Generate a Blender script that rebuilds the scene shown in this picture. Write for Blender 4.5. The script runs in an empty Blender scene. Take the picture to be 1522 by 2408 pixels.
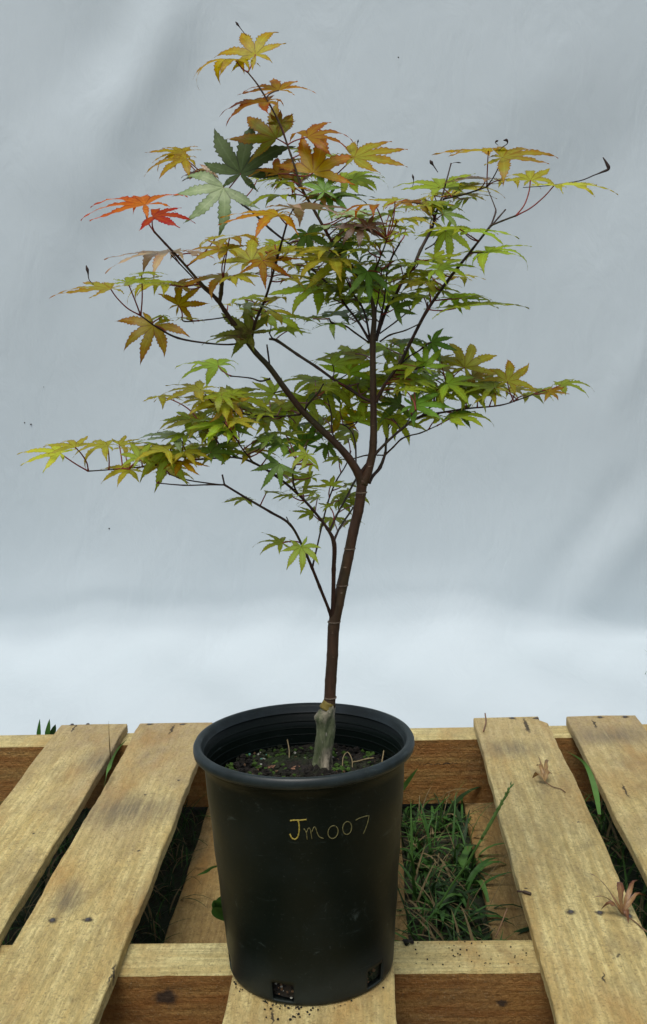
import bpy, math, random
import numpy as np
from mathutils import Vector, Matrix
R = math.radians
S = bpy.context.scene
COL = S.collection
# ------------------------------------------------------------------ camera
F_PX, PW, PH = 2691.7, 1522.0, 2408.0
PITCH, YAW, ROLL = 0.1557, -0.0423, -0.0318
CAM = np.array([0.0895, -1.3373, 0.7818])
_F = np.array([math.sin(YAW)*math.cos(PITCH), math.cos(YAW)*math.cos(PITCH), -math.sin(PITCH)])
_R = np.array([math.cos(YAW), -math.sin(YAW), 0.0]); _U = np.cross(_R, _F)
_R2 = math.cos(ROLL)*_R + math.sin(ROLL)*_U
_U2 = -math.sin(ROLL)*_R + math.cos(ROLL)*_U
cd = bpy.data.cameras.new('camera'); cam = bpy.data.objects.new('camera', cd); COL.objects.link(cam)
cd.sensor_fit = 'VERTICAL'; cd.sensor_height = 24; cd.sensor_width = 24*PW/PH
cd.lens = 24*F_PX/PH; cd.clip_start = 0.02; cd.clip_end = 200
cam.matrix_world = Matrix(((_R2[0], _U2[0], -_F[0], CAM[0]), (_R2[1], _U2[1], -_F[1], CAM[1]),
                           (_R2[2], _U2[2], -_F[2], CAM[2]), (0, 0, 0, 1)))
S.camera = cam
# ------------------------------------------------------------------ light
SUN_EL, SUN_AZ = 67, 200          # azimuth clockwise from +y (behind the viewer, to the left)
w = bpy.data.worlds.new('World'); S.world = w; w.use_nodes = True
nt = w.node_tree; nt.nodes.clear()
sky = nt.nodes.new('ShaderNodeTexSky'); sky.sky_type = 'NISHITA'; sky.sun_disc = False
sky.sun_elevation = R(SUN_EL); sky.sun_rotation = R(SUN_AZ); sky.dust_density = 2.5; sky.air_density = 1.0
hs = nt.nodes.new('ShaderNodeHueSaturation'); hs.inputs['Saturation'].default_value = 0.52
bg = nt.nodes.new('ShaderNodeBackground'); bg.inputs['Strength'].default_value = 0.10
wo = nt.nodes.new('ShaderNodeOutputWorld')
nt.links.new(sky.outputs[0], hs.inputs['Color']); nt.links.new(hs.outputs[0], bg.inputs['Color'])
nt.links.new(bg.outputs[0], wo.inputs['Surface'])
sl = bpy.data.lights.new('sun', 'SUN'); sl.energy = 1.5; sl.angle = R(30); sl.color = (1.0, 0.965, 0.91)
so = bpy.data.objects.new('sun', sl); COL.objects.link(so)
sd = Vector((math.sin(R(SUN_AZ))*math.cos(R(SUN_EL)), math.cos(R(SUN_AZ))*math.cos(R(SUN_EL)), math.sin(R(SUN_EL))))
so.rotation_euler = (-sd).to_track_quat('-Z', 'Y').to_euler(); so.location = sd*6
S.view_settings.view_transform = 'Standard'; S.view_settings.look = 'None'
S.view_settings.exposure = 0.50; S.view_settings.gamma = 1; S.view_settings.use_curve_mapping = False

# ------------------------------------------------------------------ helpers
def ray(px, py):
    d = _F + _R2*(px-PW/2)/F_PX - _U2*(py-PH/2)/F_PX
    return d
def on_y(px, py, y):
    d = ray(px, py); t = (y-CAM[1])/d[1]; return CAM+d*t
def on_z(px, py, z):
    d = ray(px, py); t = (z-CAM[2])/d[2]; return CAM+d*t
def mpp(y): return (y-CAM[1])/F_PX      # metres per photo pixel at depth y

class MB:
    """collects vertices and faces, builds ONE mesh object"""
    def __init__(s): s.v = []; s.f = []; s.m = []; s.c = []
    def add(s, vs, fs, m=0, c=None):
        o = len(s.v); s.v.extend([tuple(map(float, p)) for p in vs])
        s.f.extend([tuple(i+o for i in f) for f in fs]); s.m.extend([m]*len(fs))
        s.c.extend(c if c is not None else [(0.5, 0.5, 0.5, 1)]*len(vs))
    def box(s, x0, x1, y0, y1, z0, z1, m=0):
        s.add([(x, y, z) for z in (z0, z1) for y in (y0, y1) for x in (x0, x1)],
              [(0, 2, 3, 1), (4, 5, 7, 6), (0, 1, 5, 4), (2, 6, 7, 3), (0, 4, 6, 2), (1, 3, 7, 5)], m)
    def tube(s, pts, rad, n=8, m=0, cap=True, c=None):
        pts = [np.array(p, float) for p in pts]; k = len(pts)
        if np.isscalar(rad): rad = [rad]*k
        vs, fs = [], []
        up = None
        for i in range(k):
            t = pts[min(i+1, k-1)]-pts[max(i-1, 0)]; t = t/(np.linalg.norm(t)+1e-12)
            if up is None:
                up = np.array([0, 1, 0.]) if abs(t[1]) < .9 else np.array([1, 0, 0.])
            a = up-t*(up@t); a /= np.linalg.norm(a)+1e-12; b = np.cross(t, a); up = a
            for j in range(n):
                q = 2*math.pi*j/n
                vs.append(pts[i]+rad[i]*(math.cos(q)*a+math.sin(q)*b))
        for i in range(k-1):
            for j in range(n):
                j2 = (j+1) % n
                fs.append((i*n+j, i*n+j2, (i+1)*n+j2, (i+1)*n+j))
        if cap:
            fs.append(tuple(range(n))[::-1]); fs.append(tuple((k-1)*n+j for j in range(n)))
        s.add(vs, fs, m, c*len(vs) if c else None)
    def build(s, name, mats, parent=None, smooth=True, origin=None, kind=None):
        me = bpy.data.meshes.new(name)
        o3 = np.zeros(3) if origin is None else np.array(origin, float)
        me.from_pydata([tuple(np.array(p)-o3) for p in s.v], [], s.f)
        mats = mats if isinstance(mats, (list, tuple)) else [mats]
        for m in mats: me.materials.append(m)
        me.polygons.foreach_set('material_index', s.m)
        if smooth: me.polygons.foreach_set('use_smooth', [True]*len(s.f))
        ca = me.color_attributes.new('tone', 'FLOAT_COLOR', 'POINT')
        ca.data.foreach_set('color', np.array(s.c, 'f').ravel())
        me.update()
        ob = bpy.data.objects.new(name, me); COL.objects.link(ob)
        if parent is not None:
            ob.parent = parent
            ob.location = Vector(o3) - (Vector(parent['_o']) if '_o' in parent else Vector((0, 0, 0)))
        else: ob.location = Vector(o3)
        ob['_o'] = list(map(float, o3))
        if kind: ob['kind'] = kind
        return ob
def empty(name, loc):
    o = bpy.data.objects.new(name, None); COL.objects.link(o); o.location = loc; o['_o'] = list(map(float, loc))
    o.empty_display_size = 0.05
    return o
def tag(o, label=None, cat=None, group=None, kind=None):
    for k, v in (('label', label), ('category', cat), ('group', group), ('kind', kind)):
        if v: o[k] = v
    return o
def crom(P, n=6):
    P = [np.array(p, float) for p in P]
    if len(P) < 3:
        return [P[0]+(P[-1]-P[0])*t for t in np.linspace(0, 1, n+1)]
    Q = [2*P[0]-P[1]]+P+[2*P[-1]-P[-2]]; out = []
    for i in range(1, len(Q)-2):
        for t in np.linspace(0, 1, n, endpoint=False):
            a, b, c, d = Q[i-1:i+3]
            out.append(.5*((2*b)+(c-a)*t+(2*a-5*b+4*c-d)*t*t+(3*b-a-3*c+d)*t**3))
    out.append(P[-1]); return out

# ------------------------------------------------------------------ materials
def newmat(name):
    m = bpy.data.materials.new(name); m.use_nodes = True
    n = m.node_tree; n.nodes.clear()
    out = n.nodes.new('ShaderNodeOutputMaterial'); p = n.nodes.new('ShaderNodeBsdfPrincipled')
    n.links.new(p.outputs[0], out.inputs['Surface'])
    return m, n, p, out
def N(n, t, **k):
    x = n.nodes.new(t)
    for a, b in k.items(): setattr(x, a, b)
    return x
def setv(n, sock, v):
    if isinstance(v, bpy.types.NodeSocket): n.links.new(v, sock)
    else: sock.default_value = (*v, 1) if isinstance(v, tuple) and len(v) == 3 and sock.type == 'RGBA' else v
def math_(n, op, a, b=0.0, c=None, clamp=False):
    x = N(n, 'ShaderNodeMath', operation=op, use_clamp=clamp)
    setv(n, x.inputs[0], a); setv(n, x.inputs[1], b)
    if c is not None: setv(n, x.inputs[2], c)
    return x.outputs[0]
def mix(n, f, a, b, mode='MIX'):
    x = N(n, 'ShaderNodeMix', data_type='RGBA', blend_type=mode)
    setv(n, x.inputs[0], f); setv(n, x.inputs[6], a); setv(n, x.inputs[7], b)
    return x.outputs[2]
def noise(n, vec, scale, detail=4, rough=.55, dist=0.0):
    x = N(n, 'ShaderNodeTexNoise'); setv(n, x.inputs['Vector'], vec)
    x.inputs['Scale'].default_value = scale; x.inputs['Detail'].default_value = detail
    x.inputs['Roughness'].default_value = rough; x.inputs['Distortion'].default_value = dist
    return x.outputs['Fac']
def ramp(n, f, stops):
    x = N(n, 'ShaderNodeValToRGB'); setv(n, x.inputs[0], f); e = x.color_ramp.elements
    while len(e) < len(stops): e.new(.5)
    for el, (p, c) in zip(e, stops):
        el.position = p; el.color = (*c, 1) if isinstance(c, tuple) else (c, c, c, 1)
    return x.outputs[0]
def mapping(n, vec, scale=(1, 1, 1), loc=(0, 0, 0)):
    x = N(n, 'ShaderNodeMapping'); setv(n, x.inputs['Vector'], vec)
    x.inputs['Scale'].default_value = scale; setv(n, x.inputs['Location'], loc)
    return x.outputs[0]
def bump(n, p, h, strength, dist):
    b = N(n, 'ShaderNodeBump'); b.inputs['Strength'].default_value = strength; b.inputs['Distance'].default_value = dist
    setv(n, b.inputs['Height'], h); n.links.new(b.outputs[0], p.inputs['Normal'])
def coords(n, kind='Object'): return N(n, 'ShaderNodeTexCoord').outputs[kind]
def seedvec(n):
    oi = N(n, 'ShaderNodeObjectInfo'); v = N(n, 'ShaderNodeCombineXYZ')
    r1 = math_(n, 'MULTIPLY', oi.outputs['Random'], 37.0); n.links.new(r1, v.inputs[0])
    r2 = math_(n, 'MULTIPLY', oi.outputs['Random'], 91.0); n.links.new(r2, v.inputs[2])
    return v.outputs[0], oi.outputs['Random']
def spotmask(n, vec, pts, hard=.5):
    """union mask of round marks at given object-space points ((x,y,z), radius)"""
    acc = None
    for (p, r, sx, sy) in pts:
        v = N(n, 'ShaderNodeVectorMath', operation='SUBTRACT'); n.links.new(vec, v.inputs[0]); v.inputs[1].default_value = p
        v2 = N(n, 'ShaderNodeVectorMath', operation='MULTIPLY'); n.links.new(v.outputs[0], v2.inputs[0]); v2.inputs[1].default_value = (1/sx, 1/sy, 1)
        l = N(n, 'ShaderNodeVectorMath', operation='LENGTH'); n.links.new(v2.outputs[0], l.inputs[0])
        a = math_(n, 'MULTIPLY_ADD', l.outputs['Value'], -1.0/(r*hard), 1.0/hard, clamp=True)
        acc = a if acc is None else math_(n, 'MAXIMUM', acc, a)
    return acc

def wood(name, grain, base, dark, grey, weather=(0.2, 1.1), spots=None, smudge=None, orange=0.0, rough=.82):
    m, n, p, _ = newmat(name)
    oc = coords(n); sv, rnd = seedvec(n)
    add = N(n, 'ShaderNodeVectorMath', operation='ADD'); n.links.new(oc, add.inputs[0]); n.links.new(sv, add.inputs[1])
    v = add.outputs[0]
    sc = (26, 1.6, 26) if grain == 'y' else (1.6, 26, 26)
    g1 = noise(n, mapping(n, v, sc), 3.0, 8, .62, .35)
    sc2 = (110, 6, 110) if grain == 'y' else (6, 110, 110)
    g2 = noise(n, mapping(n, v, sc2), 2.0, 6, .6)
    blot = noise(n, mapping(n, v, (1, .55, 1) if grain == 'y' else (.55, 1, 1)), 7.0, 6, .6, .3)
    fleck = noise(n, v, 210, 4, .6)
    c = mix(n, ramp(n, g1, [(.38, 0.0), (.60, 1.0)]), dark, base)
    c = mix(n, ramp(n, g2, [(.46, .0), (.58, .5)]), c, tuple(x*.66 for x in dark))
    # per-board tint
    c = mix(n, math_(n, 'MULTIPLY', rnd, .22), c, (.62, .46, .18))
    # weathered grey, heavier at the far ends of the boards
    sep = N(n, 'ShaderNodeSeparateXYZ'); n.links.new(oc, sep.inputs[0])
    mr = N(n, 'ShaderNodeMapRange', interpolation_type='SMOOTHSTEP'); n.links.new(sep.outputs[1], mr.inputs[0])
    mr.inputs[1].default_value = weather[0]; mr.inputs[2].default_value = weather[1]
    wf = math_(n, 'MULTIPLY', mr.outputs[0], 1.15)
    wf = math_(n, 'ADD', wf, math_(n, 'MULTIPLY', math_(n, 'SUBTRACT', blot, .53), 2.6), clamp=True)
    wf = math_(n, 'MULTIPLY', wf, math_(n, 'MULTIPLY_ADD', rnd, .45, .55))
    c = mix(n, wf, c, grey)
    # dark blotches and flecks
    st = ramp(n, noise(n, mapping(n, v, (1, .5, 1)), 16, 8, .7, .6), [(.52, 0.0), (.70, .55)])
    c = mix(n, st, c, tuple(x*.45 for x in grey))
    c = mix(n, ramp(n, fleck, [(.54, 0.0), (.70, .70)]), c, (.22, .15, .065))
    c = mix(n, ramp(n, noise(n, v, 330, 2), [(.62, 0.0), (.72, .35)]), c, (.75, .62, .38))
    mott = noise(n, mapping(n, v, (1, .45, 1)), 75, 6, .7, .5)
    c = mix(n, ramp(n, mott, [(.46, 0.0), (.70, .60)]), c, tuple(x*.72 for x in dark))
    c = mix(n, ramp(n, noise(n, mapping(n, v, (1, .3, 1), (5, 2, 0)), 11, 5, .6), [(.50, 0.0), (.68, .55)]), c, (.50, .27, .075))
    c = mix(n, ramp(n, noise(n, mapping(n, v, (1, .4, 1), (9, 0, 3)), 170, 5, .75), [(.47, 0.0), (.60, .38)]), c, tuple(x*.5 for x in dark))
    if orange: c = mix(n, math_(n, 'MULTIPLY', ramp(n, noise(n, mapping(n, v, (1.2, 6, 9)), 6, 5), [(.35, 0.0), (.65, 1.0)]), orange), c, (.30, .10, .02))
    if spots:
        no2 = N(n, 'ShaderNodeVectorMath', operation='MULTIPLY_ADD')
        nn = N(n, 'ShaderNodeTexNoise'); n.links.new(oc, nn.inputs['Vector']); nn.inputs['Scale'].default_value = 90
        n.links.new(nn.outputs['Color'], no2.inputs[0]); no2.inputs[1].default_value = (.012,)*3; n.links.new(oc, no2.inputs[2])
        no3 = N(n, 'ShaderNodeVectorMath', operation='SUBTRACT'); n.links.new(no2.outputs[0], no3.inputs[0]); no3.inputs[1].default_value = (.006,)*3
        c = mix(n, math_(n, 'MULTIPLY', spotmask(n, no3.outputs[0], spots), .88), c, (.035, .028, .024))
    if smudge:
        c = mix(n, math_(n, 'MULTIPLY', spotmask(n, oc, smudge, 1.0), math_(n, 'MULTIPLY', g2, 1.35)), c, (.15, .13, .095))
    n.links.new(c, p.inputs['Base Color']); p.inputs['Roughness'].default_value = rough
    p.inputs['Specular IOR Level'].default_value = .25
    h = math_(n, 'ADD', math_(n, 'MULTIPLY', g2, .7), math_(n, 'MULTIPLY', noise(n, mapping(n, v, (1, .5, 1)), 95, 7, .75), 1.8))
    bump(n, p, h, 1.0, .0055)
    return m

def flat(name, col, rough=.6, var=.25, scale=60, spec=.3, bmp=0.0):
    m, n, p, _ = newmat(name); v = coords(n)
    f = noise(n, v, scale, 5, .6)
    c = mix(n, f, tuple(x*(1-var) for x in col), tuple(min(1, x*(1+var)) for x in col))
    n.links.new(c, p.inputs['Base Color']); p.inputs['Roughness'].default_value = rough
    p.inputs['Specular IOR Level'].default_value = spec
    if bmp: bump(n, p, f, bmp, .002)
    return m

# leaf blades: colour runs from the middle to the rim of the blade, veins paler; some light comes through
def leafmat(name, mid, rim, tip, gloss=.45, trans=.55, spots=False):
    m, n, p, out = newmat(name)
    at = N(n, 'ShaderNodeAttribute', attribute_name='tone'); sep = N(n, 'ShaderNodeSeparateColor')
    n.links.new(at.outputs['Color'], sep.inputs[0]); rad, edge = sep.outputs[0], sep.outputs[1]
    v = coords(n, 'Object'); sv, rnd = seedvec(n)
    ad = N(n, 'ShaderNodeVectorMath', operation='ADD'); n.links.new(v, ad.inputs[0]); n.links.new(sv, ad.inputs[1]); v = ad.outputs[0]
    bl = noise(n, v, 38, 4, .6)
    f = math_(n, 'ADD', math_(n, 'MULTIPLY', rad, .85), math_(n, 'MULTIPLY', math_(n, 'SUBTRACT', bl, .5), 1.5))
    f = math_(n, 'ADD', f, math_(n, 'MULTIPLY', math_(n, 'MULTIPLY', edge, edge), .35))
    c = mix(n, ramp(n, f, [(.22, 0.0), (.85, 1.0)]), mid, rim)
    c = mix(n, ramp(n, math_(n, 'ADD', rad, math_(n, 'MULTIPLY', math_(n, 'SUBTRACT', bl, .5), .35)), [(.78, 0.0), (1.0, .9)]), c, tip)
    vein = ramp(n, edge, [(.0, .42), (.16, .0)])
    c = mix(n, vein, c, tuple(min(1, x*1.35+.04) for x in mid))
    c = mix(n, ramp(n, noise(n, v, 240, 3), [(.64, 0.0), (.74, .5)]), c, tuple(x*.35 for x in tip))
    if spots:
        c = mix(n, ramp(n, math_(n, 'ADD', noise(n, v, 55, 5, .7), math_(n, 'MULTIPLY', rad, -.38)), [(.36, 0.0), (.5, .9)]), c, (.11, .075, .03))
    c = mix(n, ramp(n, edge, [(.80, 0.0), (.97, .7)]), c, tuple(x*.55 for x in tip))
    c = mix(n, ramp(n, noise(n, v, 85, 4, .65), [(.50, 0.0), (.66, .45)]), c, tuple(a_*.55 for a_ in rim))
    h = N(n, 'ShaderNodeHueSaturation'); n.links.new(c, h.inputs['Color'])
    n.links.new(math_(n, 'MULTIPLY_ADD', rnd, .5, .8), h.inputs['Value']); h.inputs['Saturation'].default_value = 1.08
    n.links.new(math_(n, 'MULTIPLY_ADD', rnd, .03, .485), h.inputs['Hue'])
    c = h.outputs[0]
    n.links.new(c, p.inputs['Base Color']); p.inputs['Roughness'].default_value = gloss
    p.inputs['Specular IOR Level'].default_value = .42
    bump(n, p, math_(n, 'ADD', math_(n, 'MULTIPLY', noise(n, v, 160, 3), .7), math_(n, 'MULTIPLY', edge, -.5)), .45, .0014)
    t = N(n, 'ShaderNodeBsdfTranslucent'); n.links.new(c, t.inputs['Color'])
    mx = N(n, 'ShaderNodeMixShader'); mx.inputs[0].default_value = trans
    n.links.new(p.outputs[0], mx.inputs[1]); n.links.new(t.outputs[0], mx.inputs[2]); n.links.new(mx.outputs[0], out.inputs['Surface'])
    return m
LM = {
 'gd': leafmat('leaf_gold', (.40, .32, .03), (.42, .20, .02), (.13, .05, .01)),
 'or': leafmat('leaf_orange', (.46, .30, .03), (.52, .15, .02), (.20, .05, .01)),
 'rd': leafmat('leaf_red', (.60, .17, .025), (.60, .085, .04), (.25, .025, .015)),
 'oo': leafmat('leaf_olive_orange', (.22, .23, .015), (.38, .16, .015), (.17, .05, .01)),
 'yg': leafmat('leaf_yellow_green', (.50, .54, .075), (.52, .44, .055), (.30, .17, .015)),
 'yo': leafmat('leaf_yellow_orange', (.40, .39, .05), (.45, .24, .03), (.33, .10, .01)),
 'gr': leafmat('leaf_green', (.35, .48, .065), (.37, .42, .05), (.17, .15, .015)),
 'dg': leafmat('leaf_dark_green', (.14, .25, .04), (.14, .22, .035), (.035, .055, .01), trans=.3),
 'bg': leafmat('leaf_bright_green', (.38, .54, .07), (.38, .46, .06), (.2, .19, .015)),
 'dk': leafmat('leaf_deep_green', (.065, .115, .028), (.055, .095, .022), (.03, .04, .015), gloss=.7, trans=.12),
 'pg': leafmat('leaf_pale_green', (.30, .40, .19), (.21, .31, .13), (.10, .14, .05), trans=.2),
 'pk': leafmat('leaf_pinkish', (.40, .33, .17), (.46, .29, .18), (.27, .12, .06), gloss=.3, trans=.25),
 'mo': leafmat('leaf_mottled', (.24, .25, .05), (.17, .24, .035), (.08, .08, .02), spots=True),
 'br': leafmat('leaf_brown', (.10, .055, .02), (.08, .04, .015), (.03, .02, .01), trans=.1),
}
PETI = flat('petiole_red', (.20, .03, .02), .5, .35, 90)
PETD = flat('petiole_dark', (.045, .018, .012), .55, .3, 90)

def barkmat(name, a, b, light, amount):
    m, n, p, _ = newmat(name); v = coords(n)
    g = noise(n, mapping(n, v, (1, 1, .25)), 120, 6, .6)
    c = mix(n, ramp(n, g, [(.35, 0.0), (.68, 1.0)]), a, b)
    c = mix(n, ramp(n, noise(n, v, 17, 3), [(.45, 0.0), (.65, .55)]), c, (.05, .05, .018))
    # lenticels: short pale dashes across the stem
    l = noise(n, mapping(n, v, (90, 90, 260)), 1.0, 2, .5)
    c = mix(n, ramp(n, l, [(.70, 0.0), (.76, amount)]), c, light)
    n.links.new(c, p.inputs['Base Color']); p.inputs['Roughness'].default_value = .55
    p.inputs['Specular IOR Level'].default_value = .35
    bump(n, p, math_(n, 'ADD', g, math_(n, 'MULTIPLY', l, .6)), .5, .0015)
    return m
BARK = barkmat('bark', (.040, .021, .012), (.085, .042, .022), (.32, .24, .17), .8)
TWIG = barkmat('twig_bark', (.022, .013, .010), (.05, .02, .014), (.2, .13, .09), .35)
def rootmat():
    m, n, p, _ = newmat('rootstock_bark'); v = coords(n)
    g = noise(n, mapping(n, v, (1, 1, .22)), 95, 8, .7, .5)
    c = mix(n, ramp(n, g, [(.38, 0.0), (.48, .6), (.62, 1.0)]), (.022, .018, .013), (.40, .35, .25))
    gr = ramp(n, noise(n, mapping(n, v, (1, 1, .5), (3, 0, 1)), 26, 4, .5), [(.48, 0.0), (.58, .75)])
    c = mix(n, gr, c, (.05, .085, .02))
    c = mix(n, ramp(n, noise(n, mapping(n, v, (1, 1, .3)), 260, 3), [(.62, 0.0), (.7, .8)]), c, (.42, .39, .30))
    n.links.new(c, p.inputs['Base Color']); p.inputs['Roughness'].default_value = .85
    bump(n, p, g, 1.0, .004)
    return m
ROOTS = rootmat()
GRAFT = flat('graft_tape', (.20, .15, .03), .6, .55, 130, bmp=.5)

def potmat(name, rim=False):
    m, n, p, _ = newmat(name); v = coords(n)
    dust = noise(n, v, 9, 7, .65, .3); fine = noise(n, v, 260, 4, .7)
    base = (.0028, .0062, .0045)
    c = mix(n, ramp(n, dust, [(.5, 0.0), (.75, .5)]), base, (.011, .017, .016))
    c = mix(n, ramp(n, fine, [(.62, 0.0), (.78, .35 if rim else .16)]), c, (.16, .19, .18))
    sc = noise(n, mapping(n, v, (1, 1, 4.5), (0, 0, .4)), 14, 6, .75, 1.2)
    c = mix(n, ramp(n, sc, [(.62, 0.0), (.74, .5)]), c, (.075, .10, .092))
    c = mix(n, ramp(n, noise(n, mapping(n, v, (1, 1, .6), (4, 1, 2)), 32, 7, .8, 1.0), [(.62, 0.0), (.70, .5)]), c, (.055, .072, .066))
    if not rim:
        sep = N(n, 'ShaderNodeSeparateXYZ'); n.links.new(v, sep.inputs[0])
        lo = N(n, 'ShaderNodeMapRange', interpolation_type='SMOOTHSTEP'); n.links.new(sep.outputs[2], lo.inputs[0])
        lo.inputs[1].default_value = .075; lo.inputs[2].default_value = 0.0
        c = mix(n, math_(n, 'MULTIPLY', lo.outputs[0], math_(n, 'MULTIPLY', dust, .5)), c, (.06, .07, .065))
    else:
        c = mix(n, ramp(n, noise(n, v, 45, 5), [(.3, .15), (.7, .65)]), c, (.022, .034, .038))
    n.links.new(c, p.inputs['Base Color'])
    n.links.new(ramp(n, dust, [(.3, .36), (.7, .52)]), p.inputs['Roughness'])
    p.inputs['Specular IOR Level'].default_value = .17 if not rim else .35
    bump(n, p, math_(n, 'ADD', math_(n, 'MULTIPLY', fine, .3), dust), .12, .0012)
    return m
POT = potmat('black_plastic'); RIMM = potmat('black_plastic_rim', True)
YEL = flat('yellow_marker', (.33, .26, .045), .5, .7, 170); YEL2 = flat('yellow_marker_faded', (.13, .12, .045), .6, .85, 210)

# ------------------------------------------------------------------ ground
T, HS = 0.0187, 0.1353          # deck board thickness, stringer height
GZ = -T-HS-0.020
def groundmat():
    m, n, p, _ = newmat('ground'); v = coords(n)
    f = noise(n, v, 28, 8, .7)
    c = mix(n, ramp(n, f, [(.35, 0.0), (.65, 1.0)]), (.018, .015, .009), (.055, .05, .025))
    c = mix(n, ramp(n, noise(n, v, 5, 5), [(.4, 0.0), (.6, .7)]), c, (.02, .04, .012))
    n.links.new(c, p.inputs['Base Color']); p.inputs['Roughness'].default_value = .95
    bump(n, p, f, 1, .02); return m
g = MB(); g.add([(-40, -40, GZ), (40, -40, GZ), (40, 40, GZ), (-40, 40, GZ)], [(0, 1, 2, 3)])
tag(g.build('ground', groundmat(), smooth=False), kind='structure')

# ------------------------------------------------------------------ backdrop sheet
def sheetmat():
    m, n, p, out = newmat('sheet_cloth'); v = coords(n)
    f = noise(n, v, 3, 4)
    c = mix(n, f, (.475, .54, .565), (.50, .56, .585))
    n.links.new(c, p.inputs['Base Color']); p.inputs['Roughness'].default_value = .85
    p.inputs['Specular IOR Level'].default_value = .2
    wv = noise(n, mapping(n, v, (1, 1, 1)), 900, 2); wr = noise(n, mapping(n, v, (1, 1, .8)), 14, 4, .5, .4)
    wk = noise(n, mapping(n, v, (1.6, 1, .7)), 5.5, 5, .5, .8)
    bump(n, p, math_(n, 'ADD', math_(n, 'ADD', math_(n, 'MULTIPLY', wv, .10), math_(n, 'MULTIPLY', wr, .35)), math_(n, 'MULTIPLY', wk, 1.7)), .40, .008)
    return m
PROF = [(1.03, -.152), (1.22, -.150), (1.45, -.142), (1.67, -.124), (1.80, -.088), (1.852, -.03), (1.868, .06), (1.885, .25), (1.915, .6), (1.955, 1.0), (2.02, 1.5), (2.16, 2.35)]
pp = crom([np.array(a) for a in PROF], 9)
nx = 190
sh = MB(); vs = []
def seg(px, pz, ax, az, bx, bz):
    d = np.array([bx-ax, bz-az]); L = np.hypot(*d); d /= L; q = np.array([px-ax, pz-az])
    t = np.clip(q@d, 0, L); r = q-d*t; s = q[0]*d[1]-q[1]*d[0]
    return t/L, s, np.hypot(*(q-d*t))
FOLDS = []   # (x0,z0,x1,z1,width,depth) creases on the sheet, from pixels at the sheet plane
def fold(a, b, wd, dp):
    A = on_y(a[0], a[1], 1.9); B = on_y(b[0], b[1], 1.9); FOLDS.append((A[0], A[2], B[0], B[2], wd, dp))
fold((400, -60), (330, 130), .075, .034); fold((330, 130), (215, 330), .09, .026)
fold((215, 330), (130, 520), .16, .018)
fold((250, -60), (180, 160), .10, -.018)
fold((1250, 1400), (1540, 1060), .05, -.010); fold((1330, 1420), (1560, 1180), .05, .010); fold((1180, 1500), (1500, 1150), .16, .012)
fold((1500, -60), (1000, 480), .30, .010)
fold((1350, 450), (1600, 250), .12, -.010); fold((0, 900), (120, 500), .2, .012)
fold((1200, 700), (1522, 300), .2, -.012); fold((1180, 260), (1420, 60), .07, .007); fold((1420, 980), (1560, 760), .05, .008); fold((60, 1420), (420, 1340), .10, .006); fold((120, 760), (260, 500), .07, -.006); fold((40, 420), (180, 180), .07, .008)
fold((260, 1740), (640, 1560), .045, .022); fold((-60, 1640), (330, 1560), .07, .016)
fold((-60, 1480), (360, 1450), .14, .010); fold((1250, 1700), (1600, 1640), .09, .020)
fold((1000, 1640), (1500, 1600), .09, -.006)
for j, (y, z) in enumerate(pp):
    for i in range(nx):
        x = -2.1+4.3*i/(nx-1); yy = y
        up = min(1, max(0, (z+.2)/.5))
        for (ax, az, bx, bz, wd, dp) in FOLDS:
            t, s, dist = seg(x, z, ax, az, bx, bz)
            if dist < wd*3:
                yy -= dp*math.exp(-(dist/wd)**2)*(.4+.6*math.sin(math.pi*min(max(t, .08), .92)))*(1 if s < 0 else 1)
        yy += .012*math.sin(x*2.3+.6+z*1.1)*up+.006*math.sin(x*5.1-z*2.0)*up
        zz = z
        if z < .15: zz += (.012*math.sin(x*6+1+y*2)+.009*math.sin(x*13+y*9)+.006*math.sin(x*23-y*14))*min(1, (.15-z)*6)
        zz += math.exp(-((z+.01)/.10)**2)*(.045*math.sin(x*2.3+2.2)+.022*math.sin(x*5.3+.4))
        zz = max(zz, GZ+.006)
        # hem lifted at the right-hand end
        if x > .60 and j < 34: yy += min(1, (x-.60)/.35)**1.3*.42*(1-j/34); zz += min(1, (x-.60)/.35)**1.5*.006*(1-j/34)
        vs.append((x, yy, zz))
fs = [(j*nx+i, j*nx+i+1, (j+1)*nx+i+1, (j+1)*nx+i) for j in range(len(pp)-1) for i in range(nx-1)]
sh.add(vs, fs)
sheet = sh.build('backdrop_sheet', sheetmat())
tag(sheet, 'large plain white cloth sheet hung with soft creases behind the potted tree', 'sheet')
sm = sheet.modifiers.new('thick', 'SOLIDIFY'); sm.thickness = .0012
SPK = flat('speck', (.03, .025, .02), .8)
for (px, py, r) in ((73, 998, 4), (58, 994, 3), (257, 1243, 3.5), (937, 135, 3.5), (103, 910, 2)):
    P = on_y(px, py, 1.83); b = MB(); vsx = []
    d = ray(px, py); d = d/np.linalg.norm(d)
    # find the sheet surface depth
    best = min(vs, key=lambda q: np.linalg.norm(np.cross(np.array(q)-CAM, d)))
    t = (np.array(best)-CAM)@d; C0 = CAM+d*(t-.006)
    b.tube([C0+d*.0045, C0+d*.0056], [r*.0006, r*.0005], 7)
    b.build('dirt_speck', SPK, sheet)

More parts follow.
